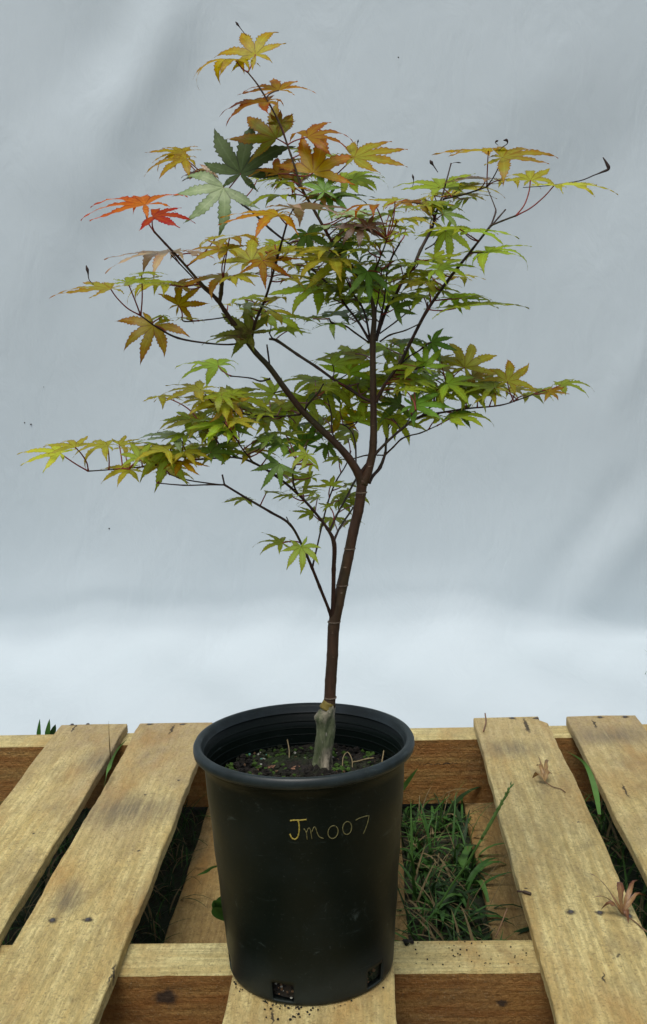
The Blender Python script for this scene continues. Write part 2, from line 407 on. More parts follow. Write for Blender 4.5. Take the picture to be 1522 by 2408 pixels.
# ------------------------------------------------------------------ pallet
BOARDS = [(-.5594, -.4214), (-.3962, -.2464), (-.0982, .104), (.2854, .4307), (.4704, .6131)]
YB, YR = -.80, .9006
def zpt(px, py, z=0.0): return tuple(on_z(px, py, z))
nail_px = [(124, 2164), (207, 2163), (1343, 2145), (1411, 2147), (170, 1704), (207, 1703), (352, 1704), (430, 1704),
           (1205, 1689), (1262, 1689), (1412, 1687), (1470, 1686), (1479, 2156)]
NAILS = [zpt(*q) for q in nail_px]
sp = [(p, .0085, 1, 1) for p in NAILS]
sp += [(zpt(*q), rr_, .16, sy_) for q, rr_, sy_ in (((175, 1712), .020, 1.6), ((405, 1716), .024, 1.4), ((1238, 1705), .030, 1.8), ((1398, 1702), .020, 1.5), ((265, 2290), .014, 2.2), ((1420, 2300), .010, 1.5), ((1470, 1860), .016, 2.2), ((640, 2392), .012, 1.6))]
sp += [(zpt(*q), rr_, 1, 1) for q, rr_ in (((342, 1869), .0035), ((420, 1835), .003), ((1362, 1932), .0035), ((1298, 1898), .003), ((1240, 2090), .004), ((330, 2000), .0035), ((80, 1960), .004), ((1455, 2250), .004))]
smg = [(zpt(160, 2110), .055, .5, 1.4), (zpt(300, 1905), .09, 1.4, 1), (zpt(1200, 1760), .07, 1.2, .9), (zpt(230, 1790), .05, 1, 1.5),
       (zpt(1180, 2010), .03, 1, 1), (zpt(1440, 1730), .07, 1.5, 1)]
DECK = wood('deck_wood', 'y', (.93, .80, .37), (.68, .52, .20), (.43, .325, .19), (.12, 1.0), sp, smg)
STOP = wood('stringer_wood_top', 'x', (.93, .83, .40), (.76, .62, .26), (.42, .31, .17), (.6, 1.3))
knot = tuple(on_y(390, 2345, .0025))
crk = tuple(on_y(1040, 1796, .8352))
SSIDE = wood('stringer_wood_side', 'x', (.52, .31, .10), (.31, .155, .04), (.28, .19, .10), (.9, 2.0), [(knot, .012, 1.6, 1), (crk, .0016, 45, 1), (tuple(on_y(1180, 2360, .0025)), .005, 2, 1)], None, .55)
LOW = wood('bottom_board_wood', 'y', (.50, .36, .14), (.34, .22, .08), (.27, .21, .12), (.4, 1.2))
NAILM = flat('nail_steel', (.06, .055, .055), .5, .4, 200)
def plank(x0, x1, y0, y1, z0, z1, seed, chip=None, n=90):
    """a sawn board with slightly wandering edges and softened arrises"""
    rg = random.Random(seed); b = MB(); ph = [rg.uniform(0, 6) for _ in range(8)]
    L = y1-y0; e = .0016; vsl = []
    for k in range(n+1):
        y = y0+L*k/n
        wl = .0011*math.sin(y*9+ph[0])+.0007*math.sin(y*31+ph[1])+rg.gauss(0, .00035)
        wr = .0011*math.sin(y*8+ph[2])+.0007*math.sin(y*27+ph[3])+rg.gauss(0, .00035)
        a, c = x0+wl, x1+wr; zt = z1+.0006*math.sin(y*12+ph[4]); yy = y
        if chip: c = chip(y, c)
        yj = [0]*8
        if k in (0, n): yj = [rg.gauss(0, .0012) for _ in range(8)]
        vsl += [(a, yy+yj[0], z0+e), (a, yy+yj[1], zt-e), (a+e, yy+yj[2], zt), ((a+c)/2, yy+yj[3], zt+.0003), (c-e, yy+yj[4], zt), (c, yy+yj[5], zt-e), (c, yy+yj[6], z0+e), ((a+c)/2, yy+yj[7], z0)]
    fs = []
    for k in range(n):
        for j in range(8):
            j2 = (j+1) % 8; fs.append((k*8+j, (k+1)*8+j, (k+1)*8+j2, k*8+j2))
    fs.append(tuple(range(8))); fs.append(tuple(n*8+j for j in range(7, -1, -1)))
    b.add(vsl, fs); return b
pal = empty('wooden_pallet', (0, 0, 0))
tag(pal, 'weathered yellowish wooden pallet with slatted deck carrying the black plant pot', 'pallet')
def chipD(y, c):
    if y > .868: return c-.012-.0015*math.sin(y*900)
    return c
boards = []
for k, (a, b_) in enumerate(BOARDS):
    o = plank(a, b_, YB, YR, -T, 0, 10+k, chipD if k == 3 else None).build('deck_board', DECK, pal, smooth=False); boards.append(o)
def stringer(y0, y1, z0, z1, m, seed):
    rg = random.Random(seed); b = MB(); n = 110; vsl = []; e = .002
    for k in range(n+1):
        x = -.78+1.52*k/n; j = rg.gauss(0, .0006); q = .0012*math.sin(x*14+seed)
        vsl += [(x, y0+q*.5, z0), (x, y0+q*.5+j, z1-e*1.3), (x, y0+e*1.2+j+q, z1), (x, (y0+y1)/2, z1-.0002), (x, y1, z1), (x, y1, z0)]
    fs, ms = [], []
    for k in range(n):
        for j in range(6):
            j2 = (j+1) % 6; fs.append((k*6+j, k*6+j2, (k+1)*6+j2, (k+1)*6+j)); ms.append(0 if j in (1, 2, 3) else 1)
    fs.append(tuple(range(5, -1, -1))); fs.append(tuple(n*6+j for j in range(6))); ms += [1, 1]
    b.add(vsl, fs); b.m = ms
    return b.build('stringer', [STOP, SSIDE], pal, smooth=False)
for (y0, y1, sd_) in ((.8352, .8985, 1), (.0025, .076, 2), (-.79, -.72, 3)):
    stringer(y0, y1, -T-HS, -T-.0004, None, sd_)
for k, (a, b_) in enumerate(((-.253, -.09), (-.06, .1304), (.2603, .405))):
    plank(a, b_, YB, YR-.004, -T-HS-.0175, -T-HS-.0004, 40+k).build('bottom_board', LOW, pal, smooth=False)
for (x, y, z) in NAILS:
    b = MB(); b.tube([(x, y, -.003), (x, y, .0014)], [.0036, .0033], 10)
    k = min(range(5), key=lambda i: abs((BOARDS[i][0]+BOARDS[i][1])/2-x)); b.build('nail', NAILM, boards[k])

# ------------------------------------------------------------------ plant pot
RB, RT, HP, RR = .1029, .1235, .2943, .135
pot = empty('plant_pot', (0, 0, 0))
tag(pot, 'round black plastic nursery pot with handwritten yellow letters standing on the pallet', 'pot')
NS = 168
def lathe(b, prof, skip=None, m=0):
    o = []
    for (r, z) in prof:
        for i in range(NS):
            a = 2*math.pi*i/NS; o.append((r*math.sin(a), -r*math.cos(a), z))
    fs = []
    for j in range(len(prof)-1):
        for i in range(NS):
            if skip and skip(i, (prof[j][1]+prof[j+1][1])/2, j): continue
            i2 = (i+1) % NS; fs.append((j*NS+i, j*NS+i2, (j+1)*NS+i2, (j+1)*NS+i))
    b.add(o, fs, m)
def rad_at(z): return RB+(RT-RB)*(z/(HP-.02))
holes = [(-17+60*k) % 360 for k in range(6)]; holes[1] = 50
def skip(i, z, j):
    a = 360*i/NS
    for h in holes:
        d = (a-h+180) % 360-180
        if abs(d) < 7.4 and .0055 < z < .029: return True
    return False
prof = [(.0, .006), (RB-.03, .006), (RB-.012, .003), (RB-.006, .0), (RB-.001, .0022), (RB+.0004, .0055)]
z = .0055
while z < .0285: z += .0059; prof.append((rad_at(z), z))
for z in np.linspace(.034, HP-.022, 26): prof.append((rad_at(z)+.0004*math.sin(z*90), z))
prof += [(RT+.0022, HP-.020), (RT+.0024, HP-.010)]
b = MB(); lathe(b, prof, skip); body = b.build('pot_body', POT, pot)
md = body.modifiers.new('thick', 'SOLIDIFY'); md.thickness = .0022; md.offset = -1
# moulded rings inside the wall
for zz in (HP-.022, HP-.031, HP-.040, HP-.052):
    b = MB(); rr = rad_at(zz)-.0024
    b.tube([(rr*math.sin(a), -rr*math.cos(a), zz) for a in np.linspace(0, 2*math.pi, 97)], .0009, 6, cap=False)
    b.build('inner_ring', POT, body)
b = MB()
rp = [(RT-.0015, HP-.0105), (RT+.0025, HP-.0130), (RR-.0030, HP-.0138), (RR-.0006, HP-.0122), (RR, HP-.0090), (RR-.0002, HP-.0045), (RR-.0022, HP-.0008), (RR-.0055, HP),
      (RR-.0085, HP-.0010), (RT+.0012, HP-.0040), (RT-.0004, HP-.009), (RT-.0015, HP-.0105)]
lathe(b, rp); b.build('rim', RIMM, pot)
# handwriting on the pot wall
WO = (426.2, 1765.5)
def on_pot(cx, cy, off=.0006):
    d = ray(WO[0]+cx*.4, WO[1]+cy*.4); best = None; t = 1.0
    for _ in range(4000):
        P = CAM+d*t
        if 0 < P[2] < HP and math.hypot(P[0], P[1]) < rad_at(P[2])+off: return P
        t += .0004
    return None
def ell(cx, cy, a, b_, tilt, a0=0, a1=360, n=22):
    return [(cx+a*math.cos(R(q))*math.cos(tilt)-b_*math.sin(R(q))*math.sin(tilt), cy+a*math.cos(R(q))*math.sin(tilt)+b_*math.sin(R(q))*math.cos(tilt)) for q in np.linspace(a0, a1, n)]
STR = [('J', [[(640, 411), (665, 408), (700, 408), (737, 404)], [(688, 410), (694, 440), (693, 480), (684, 508), (668, 520), (650, 511), (640, 488)]]),
       ('m', [[(722, 458), (736, 480), (741, 522)], [(737, 480), (748, 456), (759, 462), (769, 518)], [(768, 476), (780, 450), (790, 452), (799, 480), (812, 505), (838, 516)]]),
       ('0', [ell(893, 478, 29, 38, .25, -70, 275)]), ('0', [ell(976, 454, 26, 38, .12)]),
       ('7', [[(1026, 408), (1050, 395), (1078, 386), (1105, 380)], [(1105, 380), (1097, 420), (1083, 460), (1072, 487)]])]
wr = MB()
for ch, strokes in STR:
    for s_ in strokes:
        P = [on_pot(*q) for q in [tuple(v) for v in crom([np.array(q) for q in s_], 5)]]
        P = [p for p in P if p is not None]
        rr = [.00072 + .00016*math.sin(i*1.7) for i in range(len(P))]
        if ch == 'J': rr = [r*1.45 for r in rr]
        wr.tube(P, [q*.8 for q in rr], 6, m=0 if ch == 'J' else 1)
wr.build('handwriting', [YEL, YEL2], pot)

# soil
SZ = .238
def soilmat():
    m, n, p, _ = newmat('soil'); v = coords(n)
    f = noise(n, v, 90, 8, .75)
    c = mix(n, ramp(n, f, [(.4, 0.0), (.66, 1.0)]), (.006, .0055, .004), (.035, .026, .016))
    c = mix(n, ramp(n, noise(n, v, 22, 5), [(.48, 0.0), (.62, .8)]), c, (.022, .038, .008))
    n.links.new(c, p.inputs['Base Color']); p.inputs['Roughness'].default_value = .95
    bump(n, p, f, 1, .006); return m
SOIL = soilmat(); PERL = flat('perlite', (.36, .36, .30), .9, .4); CHIP = flat('bark_chip', (.17, .10, .05), .85, .5); MOSS = flat('moss', (.05, .10, .015), .9, .5)
TEAL = flat('fertiliser_bead', (.10, .30, .22), .6, .3); STRAW = flat('straw', (.27, .21, .11), .8, .35)
rg = random.Random(5); so_ = MB(); n_ = 60
rs = rad_at(SZ)-.0026; o = []; fs = []
for j in range(n_//2+1):
    for i in range(n_):
        a = 2*math.pi*i/n_; r = rs*j/(n_//2)
        x, y = r*math.sin(a), -r*math.cos(a)
        zz = SZ+.004*math.sin(x*60+1)*math.cos(y*55)+(rg.uniform(-.003, .004) if j < n_//2 else 0)+.012*math.exp(-((x-.005)**2+(y-.04)**2)/.0008)
        o.append((x, y, zz))
for j in range(n_//2):
    for i in range(n_):
        i2 = (i+1) % n_; fs.append((j*n_+i, j*n_+i2, (j+1)*n_+i2, (j+1)*n_+i))
so_.add(o, fs)
def lump(b, x, y, z, r, m, rg, sq=.7):
    vv = []; k = 6
    for (lat) in (-60, -20, 20, 60):
        for i in range(k):
            a = 2*math.pi*i/k+lat; rr = r*rg.uniform(.7, 1.25)
            vv.append((x+rr*math.cos(R(lat))*math.cos(a), y+rr*math.cos(R(lat))*math.sin(a), z+rr*math.sin(R(lat))*sq))
    ff = [(q*k+i, q*k+(i+1) % k, (q+1)*k+(i+1) % k, (q+1)*k+i) for q in range(3) for i in range(k)]
    ff += [tuple(range(k))[::-1], tuple(3*k+i for i in range(k))]
    b.add(vv, ff, m)
for q in range(1500):
    a = rg.uniform(0, 6.283); r = rs*math.sqrt(rg.random())*.97; x, y = r*math.sin(a), -r*math.cos(a)
    u = rg.random(); m_ = 0 if u < .70 else (1 if u < .735 else (2 if u < .80 else (3 if u < .985 else 4)))
    lump(so_, x, y, SZ+rg.uniform(-.001, .005), rg.uniform(.0015, .005) if m_ in (0, 3) else rg.uniform(.001, .0026), m_, rg)
soil = so_.build('potting_soil', [SOIL, PERL, CHIP, MOSS, TEAL], smooth=False)
tag(soil, 'dark crumbly potting soil with moss and pale grit inside the pot', 'soil', kind='stuff')
# soil inside the wall, seen through the drainage slots (part of the pot's filling)
b = MB(); vs2 = []
for i in range(48):
    a = 2*math.pi*i/48
    for zz in (.008, SZ-.02):
        r = rad_at(zz)-.0075-.002*math.sin(i*5.3); vs2.append((r*math.sin(a), -r*math.cos(a), zz))
b.add(vs2, [(2*i, 2*((i+1) % 48), 2*((i+1) % 48)+1, 2*i+1) for i in range(48)])
for q in range(60):
    a = R(holes[rg.randrange(2)]+rg.uniform(-7, 7)); zz = rg.uniform(.008, .028); r = rad_at(zz)-.006
    lump(b, r*math.sin(a), -r*math.cos(a), zz, rg.uniform(.0008, .0026), rg.choice([0, 0, 0, 1, 2]), rg)
tag(b.build('root_ball', [SOIL, PERL, CHIP], smooth=False), 'dark soil of the root ball glimpsed through the drainage slots low on the pot', 'soil', kind='stuff')
# twigs and scraps on the soil
def scrap(name, pts, rad, m, label, cat, n=6):
    b = MB(); b.tube(crom(pts, 5), rad, n); ob = b.build(name, m, origin=pts[0]); tag(ob, label, cat); return ob
def sz(px, py, dz=.006): p = on_z(px, py, SZ); return p+np.array([0, 0, dz])
scrap('straw', [sz(678, 1822, .0), sz(680, 1800, .004), sz(681, 1785, .012), sz(677, 1770, .018)], .0008, STRAW, 'thin pale dry stem standing up from the soil left of the trunk', 'dry stem')
scrap('straw', [sz(828, 1803), sz(845, 1800), sz(863, 1795), sz(880, 1793)], .0009, STRAW, 'short straw coloured stem lying flat on the soil right of the trunk', 'dry stem')
scrap('straw', [sz(594, 1752, .006), sz(606, 1742, .01), sz(620, 1735, .012)], .0010, STRAW, 'short pale stem at the back left of the soil, near the pot wall', 'dry stem')
scrap('dry_root', [sz(806, 1812), sz(808, 1802, .012), sz(818, 1797, .016), sz(828, 1802, .010), sz(829, 1810, .002)], .0006, STRAW, 'small curled pale root looping out of the soil right of the trunk', 'root')
scrap('straw', [sz(897, 1800, .0), sz(903, 1785, .010), sz(908, 1776, .018)], .0008, STRAW, 'thin dry stem leaning on the inner pot wall at the right', 'dry stem')
for (px, py, r, lb) in ((693, 1815, .0055, 'larger reddish brown wood chip on the soil just left of the trunk'), (637, 1812, .0045, 'smaller brown wood chip at the front left of the soil')):
    b = MB(); P = sz(px, py, .004); rg2 = random.Random(px)
    lump(b, P[0], P[1], P[2], r, 0, rg2, .6); lump(b, P[0]+r, P[1]+.001, P[2]+.001, r*.6, 0, rg2, .6)
    tag(b.build('wood_chip', flat('chip_%d' % px, (.28, .15, .09), .8, .4, 200), smooth=False, origin=P), lb, 'wood chip')
# ------------------------------------------------------------------ maple tree
TY = .035
KC = {1: (395.7, 30.4, .24), 2: (182.6, 304.4, .24), 3: (487., 243.5, .24), 4: (761., 274., .24), 5: (1065.4, 304.4, .26),
      6: (121.8, 547.9, .24), 7: (426.2, 517.5, .24), 8: (730.6, 517.5, .24), 9: (974., 547.9, .2), 10: (30.4, 943.6, .24),
      11: (334.8, 821.9, .24), 12: (578.4, 761., .24), 13: (821.9, 761., .24), 14: (1126.3, 791.4, .2), 15: (517.5, 1035., .24), 0: (0, 0, 1)}
def K(k, x, y): a = KC[k]; return a[0]+x*a[2], a[1]+y*a[2]
tree = empty('maple_tree', tuple(sz(752, 1812, 0)))
tag(tree, 'young maple with a thin forked trunk, green leaves below and orange ones at the top', 'tree')
SAMP = []     # (px,py,depth,radius_px,object) samples of all woody parts
def stem(name, pts, d, m, parent, k=0, pjoin=None, n=9, seg=6, knob=True):
    """pts: (x, y, width_px); d: (depth at start, depth at end) along the stem"""
    P = [(*K(k, q[0], q[1]), q[2]) for q in pts]
    P = crom([np.array(q) for q in P], seg)
    L = [0]
    for a, b_ in zip(P[:-1], P[1:]): L.append(L[-1]+np.hypot(*(b_-a)[:2]))
    tot = L[-1] or 1; W3 = []; rad = []
    d0 = d[0]
    if pjoin is not None: d0 = min(SAMP, key=lambda s: (s[0]-P[0][0])**2+(s[1]-P[0][1])**2)[2]
    for q, l in zip(P, L):
        t = l/tot; dep = d0+(d[1]-d0)*t
        W3.append(on_y(q[0], q[1], dep)); rad.append(max(.0005, q[2]/2*mpp(dep)*(.84 if m is TWIG else .95)))
        SAMP.append((q[0], q[1], dep, q[2], None))
    if knob:   # slight swellings at the nodes
        for i in range(0, len(rad), seg): rad[i] *= 1.05 if P[i][2] > 12 else 1.16
    b = MB(); b.tube(W3, rad, n)
    o = b.build(name, m, parent, origin=W3[0])
    for i in range(len(SAMP)-len(P), len(SAMP)): SAMP[i] = SAMP[i][:4]+(o,)
    return o
# rootstock: thick gnarled foot with the swollen graft
b = MB(); ring = []; NR = 30
RP = [(746, 1840, 100), (749, 1822, 88), (752, 1808, 68), (756, 1794, 54), (759, 1775, 46), (762, 1750, 46), (765, 1721, 46), (766, 1700, 46), (765, 1684, 46), (769, 1672, 40), (774, 1663, 32), (775, 1650, 27)]
RPc = crom([np.array(q, float) for q in RP], 5); rg = random.Random(8); vs3 = []
for j, q in enumerate(RPc):
    C0 = on_y(q[0], q[1], TY); r = q[2]/2*mpp(TY)
    for i in range(NR):
        a = 2*math.pi*i/NR; low = max(0, (q[1]-1770)/60)
        f = 1+.05*math.sin(3*a+q[1]*.03)+.035*math.sin(7*a+q[1]*.11)+low*.22*math.sin(5*a+.6)+rg.gauss(0, .018)
        f += .20*math.exp(-((q[1]-1686)/11)**2)*max(0, math.cos(a-math.pi*1.12))   # graft knob on the left
        f -= .26*math.exp(-((q[1]-1706)/24)**2)*max(0, math.cos(2*(a+1.05)))*(1 if math.sin(a) < 0 else 0)
        vs3.append((C0[0]+r*f*math.cos(a), C0[1]+r*f*math.sin(a), C0[2]))
fs = [(j*NR+i, (j+1)*NR+i, (j+1)*NR+(i+1) % NR, j*NR+(i+1) % NR) for j in range(len(RPc)-1) for i in range(NR)]
b.add(vs3, [f[::-1] for f in fs]); b.add([vs3[-NR+i] for i in range(NR)], [tuple(range(NR))])
b.build('rootstock', ROOTS, tree, origin=vs3[0])['label'] = 'grey green knobbly foot of the trunk with swollen graft'
b = MB(); tp = [on_y(775-2*s, 1650+s*4.2, TY-.0006) for s in (0, 1, 2, 3, 4)]; b.tube(tp, [.0077, .0078, .0080, .0086, .0094], 18)
b.build('graft_band', GRAFT, tree, origin=tp[0])['label'] = 'yellowish band at the graft'
trunk = stem('trunk', [(775, 1662, 30), (778, 1600, 30), (782, 1540, 29.5), (785, 1475, 30), (795, 1420, 30), (806, 1371, 28), (819, 1310, 27), (831, 1250, 26), (843, 1200, 26), (849, 1160, 26), (852, 1128, 27)], (TY, TY), BARK, tree, n=18)
SCAR = flat('scar', (.16, .12, .085), .8, .5, 240)
for (px, py, wd) in ((777, 1640, 30), (786, 1462, 31), (805, 1376, 29), (850, 1158, 27), (823, 1290, 27)):
    C0 = on_y(px, py, TY); b = MB(); b.tube([C0-np.array([0, 0, .0007]), C0+np.array([0, 0, .0007])], wd/2*mpp(TY)*1.045, 18)
    b.build('bud_scar', SCAR, trunk)
BR = lambda pts, d, k=0, name='branch', m=BARK, parent=None, n=12: stem(name, pts, d, m, parent or tree, k, True, n)
left = BR([(851, 1138, 26), (842, 1112, 22), (820, 1077, 20), (794, 1047, 18), (751, 1006, 17), (710, 965, 16), (674, 919, 15), (634, 864, 14), (602, 830, 13), (575, 795, 12), (549, 760, 12), (528, 730, 11), (511, 705, 10), (471, 664, 7), (423, 609, 6), (389, 573, 5.5), (363, 545, 5)], (TY, -.05))
right = BR([(853, 1138, 26), (865, 1109, 23), (875, 1072, 20), (878, 1040, 19), (879, 1001, 17), (878, 929, 16), (877, 857, 15), (877, 801, 15), (880, 733, 11), (866, 685, 9.5), (846, 652, 9), (815, 612, 8), (785, 575, 7.5), (745, 505, 7), (710, 443, 6), (696, 400, 5), (684, 364, 4.8), (655, 285, 4.5), (612, 208, 4), (583, 170, 3)], (TY, .02))
TW = lambda parent, k, pts, d, n=7, m=TWIG: stem('twig', pts, (0, d), m, parent, k, True, n)
bA = BR([(781, 1462, 12), (774, 1435, 9), (752, 1380, 9), (734, 1335, 8.5), (712, 1285, 7.5), (682, 1233, 7.5), (636, 1204, 7), (586, 1175, 6.5), (528, 1140, 6)], (0, -.06), m=TWIG)
bB = BR([(783, 1455, 16), (784, 1407, 12.5), (785, 1340, 12), (786, 1279, 13), (770, 1243, 9), (735, 1198, 7.5), (698, 1159, 7.5), (650, 1120, 7), (596, 1088, 6.5), (556, 1076, 5.5), (522, 1077, 5), (474, 1080, 4.5), (395, 1090, 4), (304, 1101, 4), (208, 1108, 3.5)], (0, -.09), m=TWIG)
bC = BR([(846, 1115, 8), (887, 1063, 7.5), (942, 1011, 7), (990, 979, 6.5), (1028, 972, 6), (1096, 961, 5), (1177, 953, 4), (1236, 934, 3.2), (1276, 919, 2.8)], (0, .02), m=TWIG)
bD = BR([(868, 1135, 11), (878, 1118, 9), (894, 1099, 10), (906, 1066, 7.5), (908, 1040, 6.5), (913, 1001, 6), (925, 985, 4)], (0, .10), m=TWIG)
bE = BR([(884, 945, 12), (905, 905, 9), (942, 852, 9), (966, 804, 9), (1004, 731, 9), (1050, 664, 8), (1074, 633, 8), (1112, 585, 6.5), (1154, 531, 6)], (0, -.03), m=TWIG)
bF = BR([(878, 945, 10), (855, 936, 8.5), (818, 912, 8.5), (789, 895, 7.5), (746, 864, 8), (700, 834, 8), (653, 802, 8.5), (634, 797, 6)], (0, .10), m=TWIG)
bG = BR([(874, 806, 12), (865, 793, 8), (843, 757, 6.5), (815, 721, 6), (788, 683, 6), (735, 633, 6), (698, 589, 6), (636, 539, 6), (593, 498, 6), (556, 470, 6), (533, 450, 4.5)], (0, .13), m=TWIG)
bH = BR([(884, 800, 11), (897, 760, 9), (912, 722, 9), (930, 695, 9), (950, 655, 9), (972, 627, 9), (989, 588, 9), (1015, 538, 8), (1026, 500, 6.5), (1042, 455, 4.5), (1061, 384, 3.4)], (0, .15), m=TWIG)
bI = BR([(590, 812, 8), (600, 760, 8), (623, 705, 7), (637, 661, 6.5), (657, 590, 6.5), (674, 528, 5)], (0, -.10), m=TWIG)
# twigs
TW(bA, 0, [(528, 1140, 5), (488, 1140, 4), (433, 1141, 4), (371, 1136, 3.2)], -.09)
TW(bA, 0, [(520, 1140, 4), (488, 1136, 4), (443, 1129, 3.8), (405, 1118, 2.6), (376, 1105, 2.4)], -.03)
TW(bA, 0, [(528, 1139, 5), (525, 1125, 5), (523, 1116, 5)], -.06)
TW(bA, 0, [(682, 1233, 4), (674, 1216, 2.8)], -.06)
TW(bA, 0, [(735, 1333, 6), (745, 1290, 5), (757, 1237, 5), (772, 1179, 4.5), (791, 1131, 4.5), (813, 1095, 3.6), (826, 1060, 3)], .06)
TW(bB, 0, [(786, 1270, 8), (800, 1240, 6), (822, 1207, 5.5), (840, 1180, 4)], .10)
TW(bB, 0, [(776, 1246, 7), (791, 1213, 6), (812, 1175, 6), (832, 1136, 6), (850, 1106, 5), (866, 1085, 4)], .11)
TW(bB, 0, [(596, 1088, 5), (568, 1052, 4), (550, 1022, 3.5), (525, 991, 3)], -.13)
TW(bB, 0, [(556, 1076, 5), (523, 1053, 5), (508, 1033, 4.5), (490, 1010, 3.5), (476, 1002, 2.8)], -.04)
TW(bB, 15, [(750, 505, 6), (725, 440, 5), (715, 370, 4.5), (718, 310, 4), (760, 200, 2.6)], -.05)
TW(left, 0, [(706, 975, 6), (660, 979, 5), (606, 978, 4.5), (541, 965, 3.6), (500, 948, 3)], -.08)
TW(left, 11, [(1255, 285, 6), (1160, 310, 5), (1060, 280, 4), (870, 260, 3.5)], .0)
TW(left, 0, [(582, 800, 6), (545, 810, 5), (487, 807, 5), (419, 795, 6), (370, 770, 5), (331, 742, 4)], -.10)
TW(left, 0, [(540, 745, 4), (487, 752, 3.5), (436, 756, 3.8), (426, 745, 3)], -.03)
TW(left, 0, [(517, 712, 8), (520, 690, 11), (522, 668, 10), (525, 656, 6)], -.06, m=BARK)
TW(left, 0, [(505, 700, 5), (480, 680, 4), (440, 638, 4), (403, 600, 3.4)], -.01)
TW(left, 12, [(580, 850, 7), (610, 790, 6), (680, 710, 6.5), (720, 660, 5), (760, 590, 3.5)], -.05)
TW(left, 7, [(870, 1440, 5), (850, 1290, 5), (840, 1220, 4)], .0)
TW(right, 12, [(1080, 1430, 4.5), (1075, 1200, 5), (1050, 1090, 4), (1000, 1020, 3.5), (930, 980, 3)], .09)
TW(right, 12, [(880, 1140, 4), (845, 1050, 4), (835, 880, 4), (800, 730, 3)], .04)
TW(right, 8, [(570, 1200, 5), (430, 1100, 5), (330, 1030, 4.5), (210, 1005, 6), (180, 960, 4)], .0)
TW(right, 8, [(580, 1150, 6), (540, 950, 6), (490, 820, 5), (440, 760, 5), (380, 640, 4.5), (320, 520, 3.5)], .05)
TW(right, 8, [(680, 1190, 5), (780, 1125, 5), (930, 1080, 4), (1090, 1005, 3.2)], .0)
TW(right, 8, [(680, 1110, 4), (830, 1000, 4), (980, 880, 3)], .06)
TW(right, 8, [(655, 1100, 7), (700, 900, 6), (725, 760, 5), (750, 500, 5), (790, 380, 5), (860, 250, 5), (880, 215, 3)], .03)
TW(right, 8, [(640, 880, 5), (665, 750, 4), (700, 480, 3)], .0)
TW(right, 8, [(590, 700, 5), (610, 560, 5), (660, 420, 5), (720, 270, 4), (745, 190, 4)], -.03)
TW(right, 3, [(1000, 1010, 5), (1060, 960, 4), (1150, 850, 4), (1200, 760, 3.5)], .07)
TW(bC, 13, [(560, 990, 5), (600, 910, 4.5), (650, 850, 3.5)], -.05)
TW(bC, 13, [(700, 910, 5), (830, 780, 6), (920, 670, 4), (970, 600, 3)], .06)
TW(bC, 13, [(500, 1030, 4), (430, 930, 3)], .07)
TW(bD, 13, [(355, 1280, 6), (430, 1210, 5), (510, 1130, 5), (600, 1095, 4), (700, 1070, 4), (860, 1000, 2.8)], .03)
TW(bD, 13, [(340, 1290, 4), (170, 1290, 4), (20, 1325, 3.5), (-200, 1330, 3)], .11)
TW(bE, 5, [(340, 870, 5.5), (450, 825, 5), (570, 780, 5)], -.05)
TW(bE, 5, [(340, 880, 5), (385, 750, 5), (375, 690, 3), (310, 530, 3)], -.01)
TW(bE, 5, [(350, 870, 4.5), (410, 800, 4.5), (475, 725, 4)], .0)
TW(bE, 8, [(1140, 890, 5), (1150, 800, 4)], .0)
TW(bE, 13, [(500, 400, 5), (590, 320, 4), (690, 260, 4), (800, 180, 2.6)], .04)
TW(bH, 4, [(1000, 1300, 4), (1080, 1250, 3.6), (1115, 1200, 3)], .14)
TW(bH, 4, [(1170, 810, 5), (1350, 770, 5), (1500, 725, 4.5), (1600, 690, 3.5)], .10)
TW(bG, 3, [(350, 1000, 5), (365, 930, 4)], .13)
TW(bF, 7, [(960, 1190, 6), (900, 1165, 5), (860, 1100, 3)], .09)
